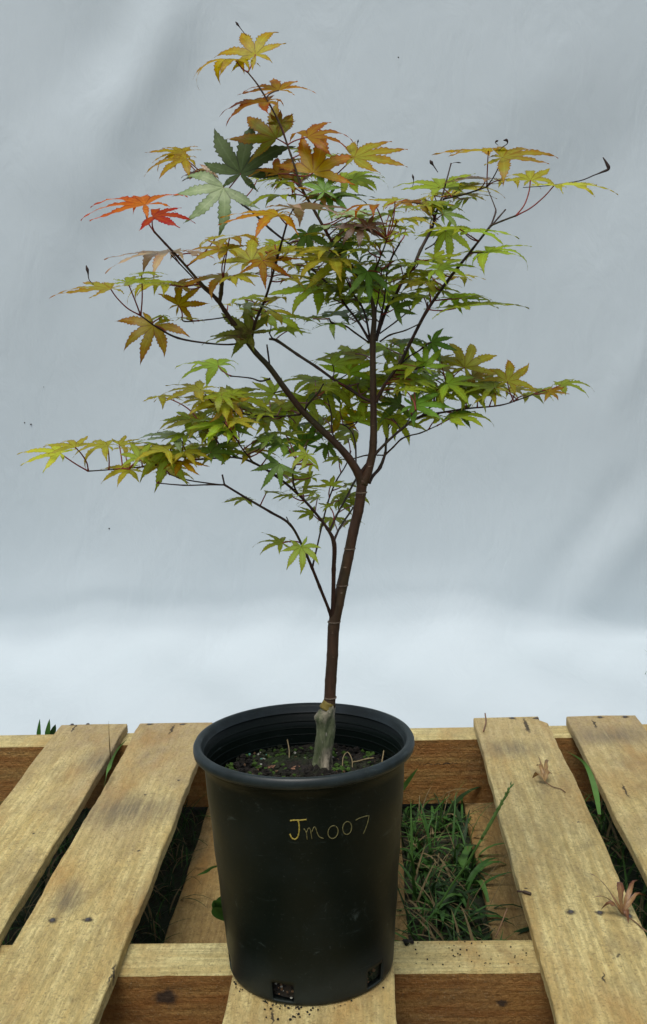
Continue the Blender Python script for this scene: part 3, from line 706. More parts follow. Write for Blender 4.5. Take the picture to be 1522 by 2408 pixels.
# leaf list: crop, x, y, length px, heading, tilt, roll, colour, droop
LV = [
 (1,855,410,92,-20,62,-5,'gd',.4),(1,665,460,118,-85,20,0,'gd',1.1),(1,1080,760,100,-8,36,0,'or',.45),(1,965,870,108,-85,28,-4,'or',.7),
 (1,1060,1230,112,-50,66,0,'oo',.4,.05),(1,1100,1090,38,-5,68,5,'oo',.2,.03),
 (2,1030,230,82,-70,34,0,'gd',.7),(2,1062,290,98,-105,40,0,'gd',.9),(2,1430,570,112,-145,78,0,'pg',.6,-.07),(3,330,690,132,12,74,0,'dk',.5,-.05),
 (2,1330,430,40,0,65,0,'pk',.6),(2,1290,430,66,-90,30,0,'br',.4),(2,660,740,150,-58,42,0,'rd',.75),(2,740,850,92,100,42,0,'rd',.6),
 (2,920,1205,150,-85,13,-3,'pk',.8),(2,1110,1215,62,70,25,0,'pk',.8),(2,1190,400,40,80,25,0,'gd',.8),
 (3,700,690,68,35,50,0,'or',.4),(3,1040,680,124,20,66,0,'or',.35),(3,985,330,112,62,40,0,'or',.8),(4,300,400,118,80,38,0,'yo',.25),
 (3,700,1090,138,-120,42,0,'or',.5),(3,850,1030,160,90,13,3,'pk',.5),(3,850,730,96,-75,20,0,'gr',.7),(3,700,790,84,100,22,0,'gr',.7),
 (3,790,900,98,-80,24,0,'gr',.7),(3,980,1270,62,170,75,0,'dg',.3),(3,1150,860,66,-20,55,0,'dg',.4),(3,1340,740,84,80,34,0,'gr',.8),
 (4,280,620,92,92,32,-6,'gr',.9),(4,150,790,78,95,20,0,'dg',.7),(3,1200,900,60,170,72,0,'dg',.4),
 (4,510,870,92,-80,18,0,'or',.7),(4,765,850,88,70,36,0,'or',.5),(4,700,830,56,-40,34,0,'yg',.5),(4,1170,700,118,-8,46,0,'bg',.4),
 (4,960,880,84,95,34,-8,'yo',.6),(4,1060,880,70,90,38,0,'gr',.5),(4,1170,960,62,60,58,0,'dg',.4),(4,1060,1000,62,-95,30,0,'dg',.5),
 (5,320,195,118,-82,14,0,'gd',.3),(5,450,255,118,95,32,-6,'yo',.6),(5,700,460,76,10,44,0,'yg',.5),(5,912,510,138,94,14,3,'yg',.35),
 (5,300,450,108,-86,16,0,'pk',.5),(5,490,455,84,70,18,0,'yg',.6),(5,60,540,104,88,10,0,'yg',.5),(5,20,600,86,90,8,0,'yg',.4),
 (5,100,930,118,88,15,2,'gr',.5),(5,60,900,96,-85,14,0,'gr',.5),(5,310,1115,106,105,28,-8,'gr',1.0),(5,260,1110,58,-70,30,0,'gr',.9),
 (4,1200,1120,82,165,72,0,'gr',.25),(4,1080,1390,78,62,42,5,'gr',.3),(8,1060,420,100,92,26,-4,'gr',.7),(8,880,440,74,-90,20,0,'pg',.6),
 (8,1250,480,92,95,32,-6,'gr',.8),(8,1110,760,116,-82,26,0,'gr',.7),(8,1160,700,90,20,30,0,'gr',.6),(9,440,770,96,84,30,-4,'gr',.8),
 (9,560,770,70,95,24,-8,'gr',.9),(9,492,885,150,92,17,-3,'gr',.45),(9,200,1285,62,112,62,0,'dg',.5),(13,735,420,66,5,60,0,'bg',.3),
 (13,1130,430,96,25,50,0,'yg',.6),(13,780,560,84,-60,40,0,'gr',.5),(13,560,600,90,70,34,0,'gr',.6),(13,520,500,70,20,55,0,'gr',.4),
 (13,960,590,88,100,40,0,'gr',.6),(13,1090,600,88,90,28,0,'gr',.7),(13,1210,520,66,100,45,0,'yo',.6),(13,1420,690,78,-80,34,0,'yg',.5),
 (13,420,560,60,-30,60,0,'bg',.4),(13,620,800,92,100,45,0,'dg',.5),(13,500,790,86,-95,40,0,'dg',.5),(13,860,640,64,170,60,0,'gr',.5),
 (13,950,600,98,110,35,0,'gr',.7),(13,1060,860,50,150,55,0,'dg',.5),(13,1010,920,100,98,26,-6,'gr',.8),(13,860,920,76,-85,24,0,'gr',.7),
 (13,1150,680,86,105,30,-6,'gr',.9),(13,450,960,76,110,50,0,'gr',.6),(13,340,930,56,170,70,0,'gr',.5),(13,370,240,84,-140,42,0,'gr',.7),
 (13,520,180,70,95,34,-6,'dg',.8),(13,420,190,64,70,25,0,'yg',.6),(13,650,420,84,-60,35,0,'gr',.5),(13,880,450,80,60,40,0,'yg',.5),
 (14,335,530,84,18,52,0,'yo',.6),(14,960,575,78,88,34,-6,'gr',.6),(14,700,650,54,60,36,0,'gr',.6),(14,420,620,62,80,30,0,'yg',.6),
 (14,180,600,86,-70,30,0,'gr',.6),(14,60,560,66,60,30,0,'gr',.6),(14,820,650,44,110,40,0,'gd',.7),(14,560,690,60,95,20,-5,'gr',.8),
 (6,575,545,128,-92,20,2,'yo',.3),(6,745,485,104,70,14,5,'gr',.1),(6,1095,495,100,-105,30,0,'yg',.8),(6,1240,710,70,40,62,0,'gd',.5),
 (6,1000,905,98,-165,56,0,'gd',.5),(6,1240,520,74,62,40,0,'yo',.5),(6,880,400,56,80,30,0,'gr',.3),
 (7,680,1110,100,-50,62,0,'mo',.35),(7,560,1150,80,-85,34,0,'mo',.5),(7,455,290,100,-80,36,0,'yo',.5),(7,690,405,112,-5,50,0,'yg',.5),
 (7,800,400,82,130,55,0,'or',.5),(8,240,370,134,-88,32,2,'yg',.5),(7,460,560,108,-110,26,0,'yo',.7),(7,520,550,66,130,42,0,'yg',.5),
 (7,620,840,86,75,16,3,'pg',.4),(7,640,900,64,60,30,0,'bg',.4),(7,865,970,116,86,22,0,'bg',.5),(7,1340,680,112,-105,36,0,'gr',.7),
 (7,365,1430,116,-80,28,3,'gr',.8),(7,1490,1015,60,180,34,0,'dg',.8),(7,1290,600,72,40,40,0,'gr',.5),
 (8,300,400,110,-140,52,0,'yg',.5),(8,60,640,90,80,32,4,'gr',.5),(8,480,440,78,70,24,0,'yg',.6),(8,560,500,76,180,72,0,'dg',.3),
 (8,650,600,72,-20,40,0,'gr',.5),(8,660,800,74,0,70,0,'gr',.4),(8,500,640,84,-120,42,0,'bg',.5),(8,350,920,100,-85,20,0,'dg',.7),
 (8,480,900,70,90,30,0,'dg',.6),(8,820,870,60,60,62,0,'dg',.5),(8,900,760,54,100,35,0,'dg',.6),(8,540,960,60,-60,30,0,'dg',.5),
 (8,180,290,92,-70,30,0,'yg',.5),(8,420,120,86,50,28,0,'yg',.5),(8,330,230,60,180,68,0,'dg',.4),(8,560,300,74,-85,24,0,'gr',.5),
 (8,120,60,96,80,25,0,'pg',.5),(8,480,60,66,180,50,0,'br',.7),(4,440,1090,46,10,50,0,'br',.4),(4,520,1090,92,80,22,0,'gr',.6),
 (4,320,960,86,-30,40,0,'pg',.5),(4,230,1100,92,50,26,0,'yg',.7),(4,720,1020,98,86,12,0,'yg',.4),
 (12,680,560,88,-85,34,4,'gr',.7),(12,1000,490,84,20,60,0,'gr',.4),(12,850,400,96,45,34,0,'gr',.6),(12,790,600,92,180,66,0,'gr',.4),
 (12,600,740,90,-160,60,0,'gr',.5),(12,280,680,62,-60,62,0,'gr',.4),(12,370,790,72,-90,40,0,'yg',.6),(12,260,920,84,-120,34,0,'gr',.8),
 (12,920,860,62,150,60,0,'yo',.5),(12,1090,960,66,10,60,0,'gr',.5),(12,1050,1040,90,-95,30,0,'gr',.5),(12,1000,1130,66,-85,30,0,'gr',.6),
 (12,600,1190,90,-25,62,0,'dg',.4),(12,350,1180,84,-105,40,0,'dg',.5),(12,330,1370,72,-150,68,0,'dg',.4),(12,1120,600,80,130,60,0,'yg',.4),
 (12,1130,760,90,90,40,0,'gr',.6),(12,800,1190,48,160,50,0,'dg',.6),(12,600,1280,54,-130,50,0,'gr',.6),(12,420,820,66,170,55,0,'gr',.5),
 (12,1050,300,90,-75,30,0,'gr',.5),(12,1000,560,80,150,55,0,'gr',.4),(12,1180,330,70,-60,45,0,'yg',.5),
 (11,570,395,108,-96,32,2,'yg',.5),(11,825,500,118,-92,34,6,'yg',.5),(11,840,520,70,170,60,0,'gd',.4),(11,900,480,104,58,34,4,'gr',.3),
 (11,590,690,104,-95,24,4,'yg',.6),(11,810,715,92,-110,32,0,'gr',.8),(11,860,780,88,-100,40,8,'bg',.4),(11,860,760,60,120,45,0,'dg',.6),
 (11,1070,680,84,100,32,0,'gr',.7),(11,1240,620,90,-75,26,5,'gr',.5),(11,1250,680,74,150,40,0,'gr',.7),(11,370,870,122,-92,24,8,'pg',.5),
 (11,250,985,104,-100,28,5,'yg',.6),(11,420,1030,78,-80,24,0,'yg',.7),(11,670,1010,74,40,40,0,'dg',.4),(11,790,1000,90,-160,34,0,'bg',.7),
 (11,1020,1000,84,80,28,4,'yg',.5),(11,400,1100,72,150,45,0,'gd',.6),(11,230,1000,92,-170,84,5,'gr',.2),(11,900,960,70,-60,30,0,'gr',.5),
 (10,465,510,98,-78,42,0,'yg',.4),(10,612,452,76,-22,46,0,'yg',.5),(10,930,440,82,-88,24,0,'yg',.8),(10,1042,425,58,58,38,0,'yg',.2),
 (10,1240,560,62,-20,50,0,'bg',.5),(10,1150,670,72,-120,42,0,'yg',.6),(10,1350,610,76,40,40,4,'gr',.3),(10,1440,620,70,-70,30,0,'yg',.6),
 (15,262,580,56,-108,30,0,'gr',.5),(15,455,515,48,80,8,3,'gr',.2),(15,700,545,46,-95,24,0,'gr',.4),(15,915,520,64,-85,12,6,'gr',.3),
 (15,1085,450,44,10,48,0,'gr',.4),(15,1230,440,44,90,20,0,'gr',.3),(15,910,725,52,-92,30,8,'gr',.3),(15,1110,768,56,180,38,0,'gr',.9),
 (15,612,1010,68,-94,20,10,'gr',.5),(15,795,1045,64,172,66,0,'gr',.25),(15,1075,650,36,-60,30,0,'gr',.6),(15,1280,650,40,-80,14,0,'gr',.4),
 (15,912,235,42,-120,40,0,'gr',.4),(15,1165,185,40,-110,35,0,'gr',.4),(15,820,470,56,80,10,0,'gr',.3),(15,1250,790,44,140,25,0,'gr',1.0),
]
def leaf_geo(L, rg, droop, c0, T3, six=True):
    """a palmate blade: pointed toothed lobes that share their inner edges; returns world verts, faces, tone"""
    ang = [0, rg.uniform(39, 46), rg.uniform(82, 94)]; ln = [1, rg.uniform(.88, 1.0), rg.uniform(.70, .88)]
    if rg.random() < .75: ang.append(rg.uniform(126, 142)); ln.append(rg.uniform(.34, .52))
    lobes = [(a, l) for a, l in zip(ang, ln)]+[(-a, l*rg.uniform(.92, 1.05)) for a, l in list(zip(ang, ln))[1:]]
    lobes.sort(key=lambda q: q[0]); n = len(lobes)
    NI = 5; rin = [0, .07, .14, .21, .275]; NO = 15
    wid = rg.uniform(.76, 1.04); V = []; TC = []; Fc = []
    def prof(u):
        xs = [0, .12, .3, .42, .52, .62, .72, .82, .9, .96, 1.0]; ys = [.05, .070, .102, .122, .126, .108, .076, .042, .021, .010, .0]
        return np.interp(u, xs, ys)*wid
    grid = []
    fold = rg.uniform(.12, .38); wav = rg.uniform(0, 6)
    for i, (a, l) in enumerate(lobes):
        dl = R((a-lobes[i-1][0])/2) if i > 0 else R(50); dr = R((lobes[i+1][0]-a)/2) if i < n-1 else R(50)
        Li = l*L; rs_ = [r*L*min(1, l*1.6) if l < .5 else r*L for r in rin]
        if l < .5: rs_ = [r*L*.55 for r in rin]
        r_last = rs_[-1]; rs_ = rs_+[r_last+(Li-r_last)*(k/NO) for k in range(1, NO+1)]
        dr_i = droop*rg.uniform(.25, 1.8); bend = rg.uniform(-.22, .22); twist = rg.uniform(-.35, .35)
        x = z = 0.0; pr_ = 0.0; row = []
        for k, r in enumerate(rs_):
            u = r/Li; th = -dr_i*(u**2.2)*1.15+.07; stp = r-pr_; pr_ = r
            x += math.cos(th)*stp; z += math.sin(th)*stp
            wl = min(r*math.tan(dl), prof(u)*Li); wr_ = min(r*math.tan(dr), prof(u)*Li)
            tooth = 0
            if k >= NI and k < NI+NO-1 and u > .3: tooth = .17 if k % 2 else -.10
            wl *= 1+tooth; wr_ *= 1+tooth; fw = (.028*L*(1 if tooth > 0 else 0))*(1-u)
            aa = R(a)+bend*u*u*1.2
            cx, cy = math.sin(aa), math.cos(aa); px_, py_ = math.cos(aa), -math.sin(aa)   # px: to the right of the lobe
            tw = twist*u
            for sgn, wv in ((-1, wl), (0, 0), (1, wr_)):
                e = fw if sgn else 0
                zz = z+abs(wv)*fold*math.sin(math.pi*min(1, u*1.3+.1)) + sgn*wv*tw+ (.012*L*math.sin(wav+k*1.1+sgn*2) if sgn else 0)*u
                row.append(np.array([cx*(x+e)+px_*sgn*wv, cy*(x+e)+py_*sgn*wv, zz]))
        grid.append((row, len(rs_), rs_))
    idx = []
    for i, (row, m_, rs_) in enumerate(grid):
        idx.append([None]*len(row))
        for q, p in enumerate(row):
            k, s_ = divmod(q, 3)
            if s_ == 0 and i > 0 and k < NI and lobes[i][1] > .5 and lobes[i-1][1] > .5:
                j = idx[i-1][k*3+2]; V[j] = (V[j]+p)/2; idx[i][q] = j; continue
            idx[i][q] = len(V); V.append(p); TC.append((min(1, rs_[k]/L), 0.0 if s_ == 1 else 1.0, 0, 1))
        for k in range(m_-1):
            A = idx[i]
            Fc.append((A[k*3], A[k*3+1], A[k*3+4], A[k*3+3])); Fc.append((A[k*3+1], A[k*3+2], A[k*3+5], A[k*3+4]))
    Fc = [tuple(dict.fromkeys(f)) for f in Fc]; Fc = [f for f in Fc if len(f) > 2]
    W3 = [c0+T3@p for p in V]
    return W3, Fc, TC
def rotx(a): c, s = math.cos(a), math.sin(a); return np.array([[1, 0, 0], [0, c, -s], [0, s, c]])
def roty(a): c, s = math.cos(a), math.sin(a); return np.array([[c, 0, s], [0, 1, 0], [-s, 0, c]])
def rotz(a): c, s = math.cos(a), math.sin(a); return np.array([[c, -s, 0], [s, c, 0], [0, 0, 1]])
rg = random.Random(21)
items = []
def add_leaf(px, py, L, az, tilt, roll, col, droop, dd=None):
    best = None; bc = 1e9
    for s in SAMP:
        if s[3] > 15 or s[1] > 1420: continue
        dx, dy = s[0]-px, s[1]-py; dist = math.hypot(dx, dy)
        c = dist+max(0, -dy)*1.4+max(0, 34-dist)*1.3+(6 if s[3] > 9 else 0)
        if c < bc: bc, best = c, s
    dep = best[2]+(rg.uniform(-.035, .035) if dd is None else dd)
    thick = [s for s in SAMP if s[3] > 12.5 and math.hypot(s[0]-px, s[1]-py) < L*.95]
    if thick and col != 'mo': dep = max(dep, max(s[2] for s in thick)+.055+rg.uniform(0, .05))
    items.append(dict(px=px, py=py, L=L, az=az, tilt=tilt, roll=roll, col=col, droop=droop, dep=dep, node=best))
for (k, x, y, L, az, tl, rl, cl, dr, *dd) in LV:
    px, py = K(k, x, y); add_leaf(px, py, L, az+rg.uniform(-6, 6), tl*(.62 if tl < 50 and py > 430 else .97), rl, cl, dr, dd[0] if dd else None)
# further leaves inside the dense parts of the crown, at other depths
fill = [(0, 700, 640, 120, 60, 6, ('gr', 'yg')), (0, 860, 560, 120, 60, 6, ('gr', 'dg', 'yg')), (0, 900, 690, 130, 50, 5, ('gr', 'dg')), (0, 960, 900, 130, 40, 9, ('gr', 'dg', 'yg')),
        (0, 780, 900, 90, 50, 4, ('gr', 'dg')), (0, 480, 980, 90, 50, 5, ('gr', 'yg')), (0, 700, 760, 90, 30, 2, ('gr',)), (0, 1080, 900, 80, 30, 7, ('gr', 'yg')), (0, 660, 1010, 80, 50, 5, ('dg', 'gr')),
        (0, 860, 980, 60, 30, 3, ('gr',)), (0, 700, 420, 90, 50, 5, ('gr', 'oo', 'yo')), (0, 600, 620, 80, 40, 3, ('yg', 'gr')), (0, 1010, 470, 80, 30, 6, ('gr', 'yg')),
        (0, 680, 400, 110, 60, 8, ('or', 'gd', 'yo', 'gr')), (0, 620, 590, 160, 60, 9, ('yg', 'yo', 'gr')), (0, 900, 520, 150, 40, 9, ('yg', 'gr', 'gr')), (0, 1000, 660, 120, 50, 9, ('gr', 'yg')),
        (0, 560, 720, 130, 40, 6, ('yg', 'gr')), (0, 520, 960, 150, 50, 18, ('yg', 'gr', 'bg')), (0, 1000, 890, 170, 45, 18, ('yg', 'bg')), (0, 820, 640, 200, 90, 16, ('yg', 'bg', 'gr')), (0, 430, 1050, 150, 40, 10, ('yg', 'bg')), (0, 380, 1070, 120, 30, 6, ('yg', 'gr')), (0, 690, 1030, 120, 50, 6, ('gr', 'dg')), (0, 760, 1170, 90, 60, 5, ('gr',))]
for (_, cx, cy, sx, sy, cnt, cols) in fill:
    for q in range(cnt):
        add_leaf(cx+rg.gauss(0, sx*.5), cy+rg.gauss(0, sy*.5), rg.uniform(42, 78), rg.uniform(-180, 180), rg.uniform(6, 26), rg.uniform(-10, 10), rg.choice(cols), rg.uniform(.4, .9), rg.uniform(-.02, .10))
for it in items: it['area'] = it['L']**2*(abs(math.sin(R(it['tilt'])))+.12)
order = sorted(range(len(items)), key=lambda i: -items[i]['area']); big = set(order[:100])
rest = MB(); matkeys = list(LM); restmats = [LM[k] for k in matkeys]+[PETI]
for i, it in enumerate(items):
    c0 = on_y(it['px'], it['py'], it['dep']); L = it['L']*mpp(it['dep'])*1.12
    T3 = roty(R(it['roll']))@rotx(R(it['tilt']-6+rg.uniform(-5, 7)))@rotz(-R(it['az']))
    W3, Fc, TC = leaf_geo(L, rg, it['droop'], c0, T3)
    s = it['node']; n0 = on_y(s[0], s[1], s[2]); d = c0-n0; ln = np.linalg.norm(d)
    sag = rg.uniform(-.10, .12)*ln; side = np.array([d[2], 0, -d[0]])/(ln+1e-9)
    end = c0
    P = crom([n0, n0+d*.35+side*sag, n0+d*.72+side*sag*.8, end], 5)
    rr = np.interp(np.linspace(0, 1, len(P)), [0, .12, .9, 1], [.0012, .00085, .0007, .0009])
    if i in big:
        b = MB(); b.add(W3, Fc, 0, TC); lf = b.build('leaf', LM[it['col']], tree, origin=c0)
        if it['col'] == 'rd': lf['label'] = 'red orange maple leaf'
        if it['col'] == 'mo': lf['label'] = 'green leaf mottled with brown'
        b = MB(); b.tube(P, rr, 6); b.build('petiole', PETI if rg.random() < .7 else PETD, lf, origin=c0)
    else:
        rest.add(W3, Fc, matkeys.index(it['col']), TC); rest.tube(P, rr, 5, m=len(matkeys))
ro = rest.build('foliage', restmats, tree, origin=tree.location, kind='stuff'); ro['label'] = 'the smaller leaves of the crown'
# withered curled lobe tips
DRY = flat('withered', (.035, .022, .018), .8, .4, 200)
def tipc(pts, r, d): 
    b = MB(); P = [on_y(x, y, d) for x, y in pts]; P = crom(P, 5); b.tube(P, np.interp(np.linspace(0, 1, len(P)), [0, .55, .8, 1], [r*.2, r*.35, r, r*.25]), 6)
    b.build('withered_tip', DRY, tree, origin=P[0])
tipc([(1230, 441), (1285, 437), (1330, 431), (1368, 424), (1395, 413), (1415, 405), (1431, 397), (1426, 383), (1418, 370)], .0021, -.04)
tipc([(580, 84), (570, 72), (561, 60), (554, 51)], .0016, .02)
tipc([(222, 670), (210, 658), (207, 640), (203, 624)], .0018, -.10); tipc([(1030, 405), (1020, 390), (1011, 377)], .0026, .15)
tipc([(1172, 356), (1182, 346), (1193, 338), (1192, 330), (1184, 330)], .0018, -.02); tipc([(1172, 342), (1165, 335), (1172, 330)], .0014, -.02)
tipc([(842, 348), (841, 338), (843, 328)], .0012, .02); tipc([(970, 440), (973, 425), (970, 410)], .0015, .05)
tipc([(1061, 386), (1070, 382), (1085, 383)], .0009, .15)

# ------------------------------------------------------------------ grass
GM = [flat('grass_a', (.05, .135, .025), .5, .4, 40), flat('grass_b', (.09, .20, .04), .5, .4, 40), flat('grass_dry', (.22, .17, .08), .7, .4, 40), flat('grass_dark', (.02, .05, .012), .55, .4, 40)]
for gm in GM:
    p = gm.node_tree.nodes['Principled BSDF']; o_ = gm.node_tree.nodes['Material Output']
    t = gm.node_tree.nodes.new('ShaderNodeBsdfTranslucent'); gm.node_tree.links.new(p.inputs['Base Color'].links[0].from_socket, t.inputs['Color'])
    mx = gm.node_tree.nodes.new('ShaderNodeMixShader'); mx.inputs[0].default_value = .25
    gm.node_tree.links.new(p.outputs[0], mx.inputs[1]); gm.node_tree.links.new(t.outputs[0], mx.inputs[2]); gm.node_tree.links.new(mx.outputs[0], o_.inputs['Surface'])
def blade(b, x, y, z, L, wd, az, lean, curl, m, n=6):
    d = np.array([math.sin(az), math.cos(az), 0]); sd_ = np.array([d[1], -d[0], 0]); p = np.array([x, y, z]); vs_ = []; fs_ = []
    for k in range(n+1):
        t = k/n; th = math.pi/2-lean-curl*t; wv = wd*(min(1, .55+t*2))*(1-t**2.2)+.0001
        vs_ += [p-sd_*wv/2+np.array([0, 0, wv*.18]), p, p+sd_*wv/2+np.array([0, 0, wv*.18])]
        p = p+(d*math.cos(th)+np.array([0, 0, 1])*math.sin(th))*L/n
    for k in range(n):
        fs_ += [(k*3, k*3+1, k*3+4, k*3+3), (k*3+1, k*3+2, k*3+5, k*3+4)]
    b.add(vs_, fs_, m)
def clear(x, y, top):
    """keeps the blades off the pallet's wood"""
    for a, c in ((-.253, -.09), (-.06, .1304), (.2603, .405)):
        if a-.004 < x < c+.004 and y < .905: return False
    for y0, y1 in ((.8352, .8985), (.0025, .076), (-.79, -.72)):
        if y0-.004 < y < y1+.004 and -.8 < x < .75: return False
    return True
gr = MB(); rg = random.Random(3)
def patch(x0, x1, y0, y1, cnt, Ls, wd, cols, cl=(.6, 2.2), ln=(.1, .9)):
    for _ in range(cnt):
        x, y = rg.uniform(x0, x1), rg.uniform(y0, y1)
        if not clear(x, y, 0): continue
        blade(gr, x, y, GZ, rg.uniform(*Ls), rg.uniform(*wd), rg.uniform(0, 6.28), rg.uniform(*ln), rg.uniform(*cl), rg.choice(cols))
patch(.135, .258, .08, .83, 420, (.04, .13), (.002, .007), (0, 1, 0, 3, 3, 2), ln=(.1, 1.3), cl=(.2, 2.8))
patch(.135, .258, .10, .80, 70, (.07, .14), (.009, .016), (0, 1, 3, 0), (.8, 2.4), (.3, 1.3))
patch(.135, .258, .10, .80, 90, (.06, .16), (.0012, .0025), (2, 2, 1), (.2, 2.6), (.4, 1.4))
patch(.405, .62, .0, .83, 900, (.04, .13), (.002, .006), (0, 1, 3, 3, 2))
patch(-.43, -.256, .05, .83, 900, (.03, .10), (.0015, .004), (3, 3, 3, 2, 0))
patch(-.75, -.43, .05, .83, 900, (.03, .12), (.0015, .005), (3, 0, 2, 3))
patch(-.09, -.06, .08, .83, 60, (.03, .08), (.0015, .004), (3, 0))
patch(-1.3, 1.5, .90, 1.1, 1500, (.03, .10), (.002, .005), (0, 1, 3, 2))
patch(.8, 2.2, .9, 2.2, 1500, (.03, .10), (.002, .006), (0, 1, 3))
tag(gr.build('grass', GM), 'green and dry grass growing up between the boards of the pallet', 'grass', kind='stuff')
# distinct blades and weeds
def gthing(name, pts, wd, m, label, cat):
    b = MB(); P = crom(pts, 5); k = len(P); vs_ = []; fs_ = []
    for i, p in enumerate(P):
        t = P[min(i+1, k-1)]-P[max(i-1, 0)]; s_ = np.cross(t, np.array([0, 1, .2])); s_ /= np.linalg.norm(s_)+1e-9
        wv = wd*(1-(i/(k-1))**2)*min(1, .5+i/(k-1)*2)+.0002; vs_ += [p-s_*wv/2+np.array([0, -.0006, 0]), p, p+s_*wv/2+np.array([0, -.0006, 0])]
    for i in range(k-1): fs_ += [(i*3, i*3+1, i*3+4, i*3+3), (i*3+1, i*3+2, i*3+5, i*3+4)]
    b.add(vs_, fs_); o_ = b.build(name, m, origin=P[0]); tag(o_, label, cat); return o_
# seed stalk: leans over the right-hand deck board
st = empty('grass_stalk', tuple(on_y(1040, 2120, .20)))
tag(st, 'tall green seed stalk of grass leaning right across the board beside the pot', 'grass stalk')
P = crom([on_y(1030, 2135, .20), on_y(1061, 2084, .20), on_y(1095, 2035, .19), on_y(1126, 1984, .18), on_y(1165, 1915, .17), on_y(1203, 1846, .16)], 6)
b = MB(); b.tube(P[:20], .0016, 7); b.build('stem', GM[1], st, origin=tree.location)
b = MB(); b.tube(P[19:], np.interp(np.linspace(0, 1, len(P)-19), [0, .3, 1], [.0018, .0026, .0008]), 7)
for q in range(46):
    i = 19+int(q/46*(len(P)-20)); a = q*2.4; c = P[i]+(P[i+1]-P[i])*rg.random(); dd_ = (P[i+1]-P[i]); dd_ = dd_/np.linalg.norm(dd_)
    e = np.array([math.cos(a), math.sin(a), 0])*.0022; b.tube([c+e*.6, c+e+dd_*.003, c+e*1.2+dd_*.006], [.0007, .0009, .0002], 5)
b.build('seed_head', flat('seed_green', (.09, .17, .04), .7, .4, 90), st, origin=tree.location)
gthing('grass_shoot', [on_z(935, 1870, GZ+.02), on_y(950, 1850, .70), on_y(968, 1825, .66), on_y(983, 1806, .64)], .011, GM[1], 'single upright green grass blade beside the right edge of the pot rim', 'grass blade')
gthing('grass_shoot', [on_y(520, 2035, .18), on_y(500, 2040, .16), on_y(483, 2050, .15), on_y(463, 2058, .15)], .008, GM[0], 'single green grass blade poking out to the left of the pot above the lower board', 'grass blade')
gthing('grass_shoot', [on_y(91, 1735, .93), on_y(92, 1715, .93), on_y(94, 1690, .93)], .010, GM[0], 'upright grass blade behind the pallet at the left, leftmost of three', 'grass blade')
gthing('grass_shoot', [on_y(110, 1735, .93), on_y(114, 1712, .93), on_y(117, 1690, .93)], .012, GM[0], 'upright grass blade behind the pallet at the left, middle of three', 'grass blade')
gthing('grass_shoot', [on_y(120, 1735, .94), on_y(127, 1715, .94), on_y(131, 1703, .94)], .013, GM[3], 'dark short grass blade touching the first board at the left, rightmost of three', 'grass blade')
gthing('grass_shoot', [on_y(245, 1850, .55), on_y(255, 1810, .60), on_y(275, 1765, .66), on_y(302, 1735, .70)], .008, GM[1], 'green grass blade rising through the gap between the two left boards', 'grass blade')
gthing('grass_shoot', [on_y(262, 1800, .74), on_y(258, 1750, .72), on_y(256, 1695, .72)], .0025, GM[2], 'thin straight dry grass blade in front of the first left board', 'grass blade')
gthing('grass_shoot', [on_y(1410, 1915, .35), on_y(1398, 1850, .40), on_y(1375, 1795, .44), on_y(1333, 1766, .48)], .010, GM[1], 'pale green grass blade arching in the gap between the two right boards', 'grass blade')
wd_ = empty('weed', tuple(on_z(515, 2150, -.12))); tag(wd_, 'small round leaved green weed peeping out left of the pot', 'weed')
for (x0, y0, x1, y1) in ((528, 2122, 499, 2130), (530, 2150, 504, 2118), (532, 2165, 502, 2135)):
    a, c = on_y(x0, y0, .12), on_y(x1, y1, .10); d = c-a; s_ = np.cross(d, [0, 1, 0]); s_ = s_/np.linalg.norm(s_); b = MB(); vs_ = []; fs_ = []
    for i in range(9):
        t = i/8; wv = .010*math.sin(math.pi*min(1, t*.93+.04))**.8; p = a+d*t+np.array([0, 0, .002*math.sin(t*3)]); vs_ += [p-s_*wv, p-np.array([0, -.001, 0]), p+s_*wv]
    for i in range(8): fs_ += [(i*3, i*3+1, i*3+4, i*3+3), (i*3+1, i*3+2, i*3+5, i*3+4)]
    b.add(vs_, fs_); b.build('leaf', GM[0], wd_, origin=tuple(wd_.location))

# ------------------------------------------------------------------ litter on the boards
DL = leafmat('dead_leaf', (.30, .19, .09), (.20, .11, .05), (.12, .05, .03), trans=.15)
DL2 = leafmat('dead_leaf_red', (.24, .14, .06), (.13, .05, .025), (.10, .03, .02), trans=.1)
def dead_leaf(px, py, L, label, seed, m, stemto, strips):
    rr_ = random.Random(seed); c = on_z(px, py, .006); root = empty('dead_leaf', tuple(c)); tag(root, label, 'dead leaf')
    b = MB()
    for (ax, ay, hgt, wdt) in strips:
        e = on_z(ax, ay, .0)+np.array([0, 0, hgt]); d = e-c; side = np.cross(d, [0, 0, 1.]); side /= np.linalg.norm(side)+1e-9
        vs_ = []; fs_ = []; tc = []
        for i in range(13):
            t = i/12; wv = wdt*math.sin(math.pi*min(1, t*.9+.1))**.8*(1 if i % 2 else .86); roll_ = 1.3*math.sin(t*4+ax)
            p = c+d*t+np.array([0, 0, .012*math.sin(math.pi*t)]); s1 = side*math.cos(roll_)+np.array([0, 0, 1])*math.sin(roll_)
            s2 = -side*math.cos(roll_*.3)+np.array([0, 0, 1])*abs(math.sin(roll_*.9))
            vs_ += [p+s1*wv, p, p+s2*wv]; tc += [(t, 1, 0, 1), (t, 0, 0, 1), (t, 1, 0, 1)]
        for i in range(12): fs_ += [(i*3, i*3+1, i*3+4, i*3+3), (i*3+1, i*3+2, i*3+5, i*3+4)]
        b.add(vs_, fs_, 0, tc)
    b.build('blade', m, root, origin=tuple(c))
    b = MB(); P = crom([c]+[on_z(x, y, .003) for x, y in stemto], 5); b.tube(P, .0009, 6); b.build('stalk', CHIP, root, origin=tuple(c))
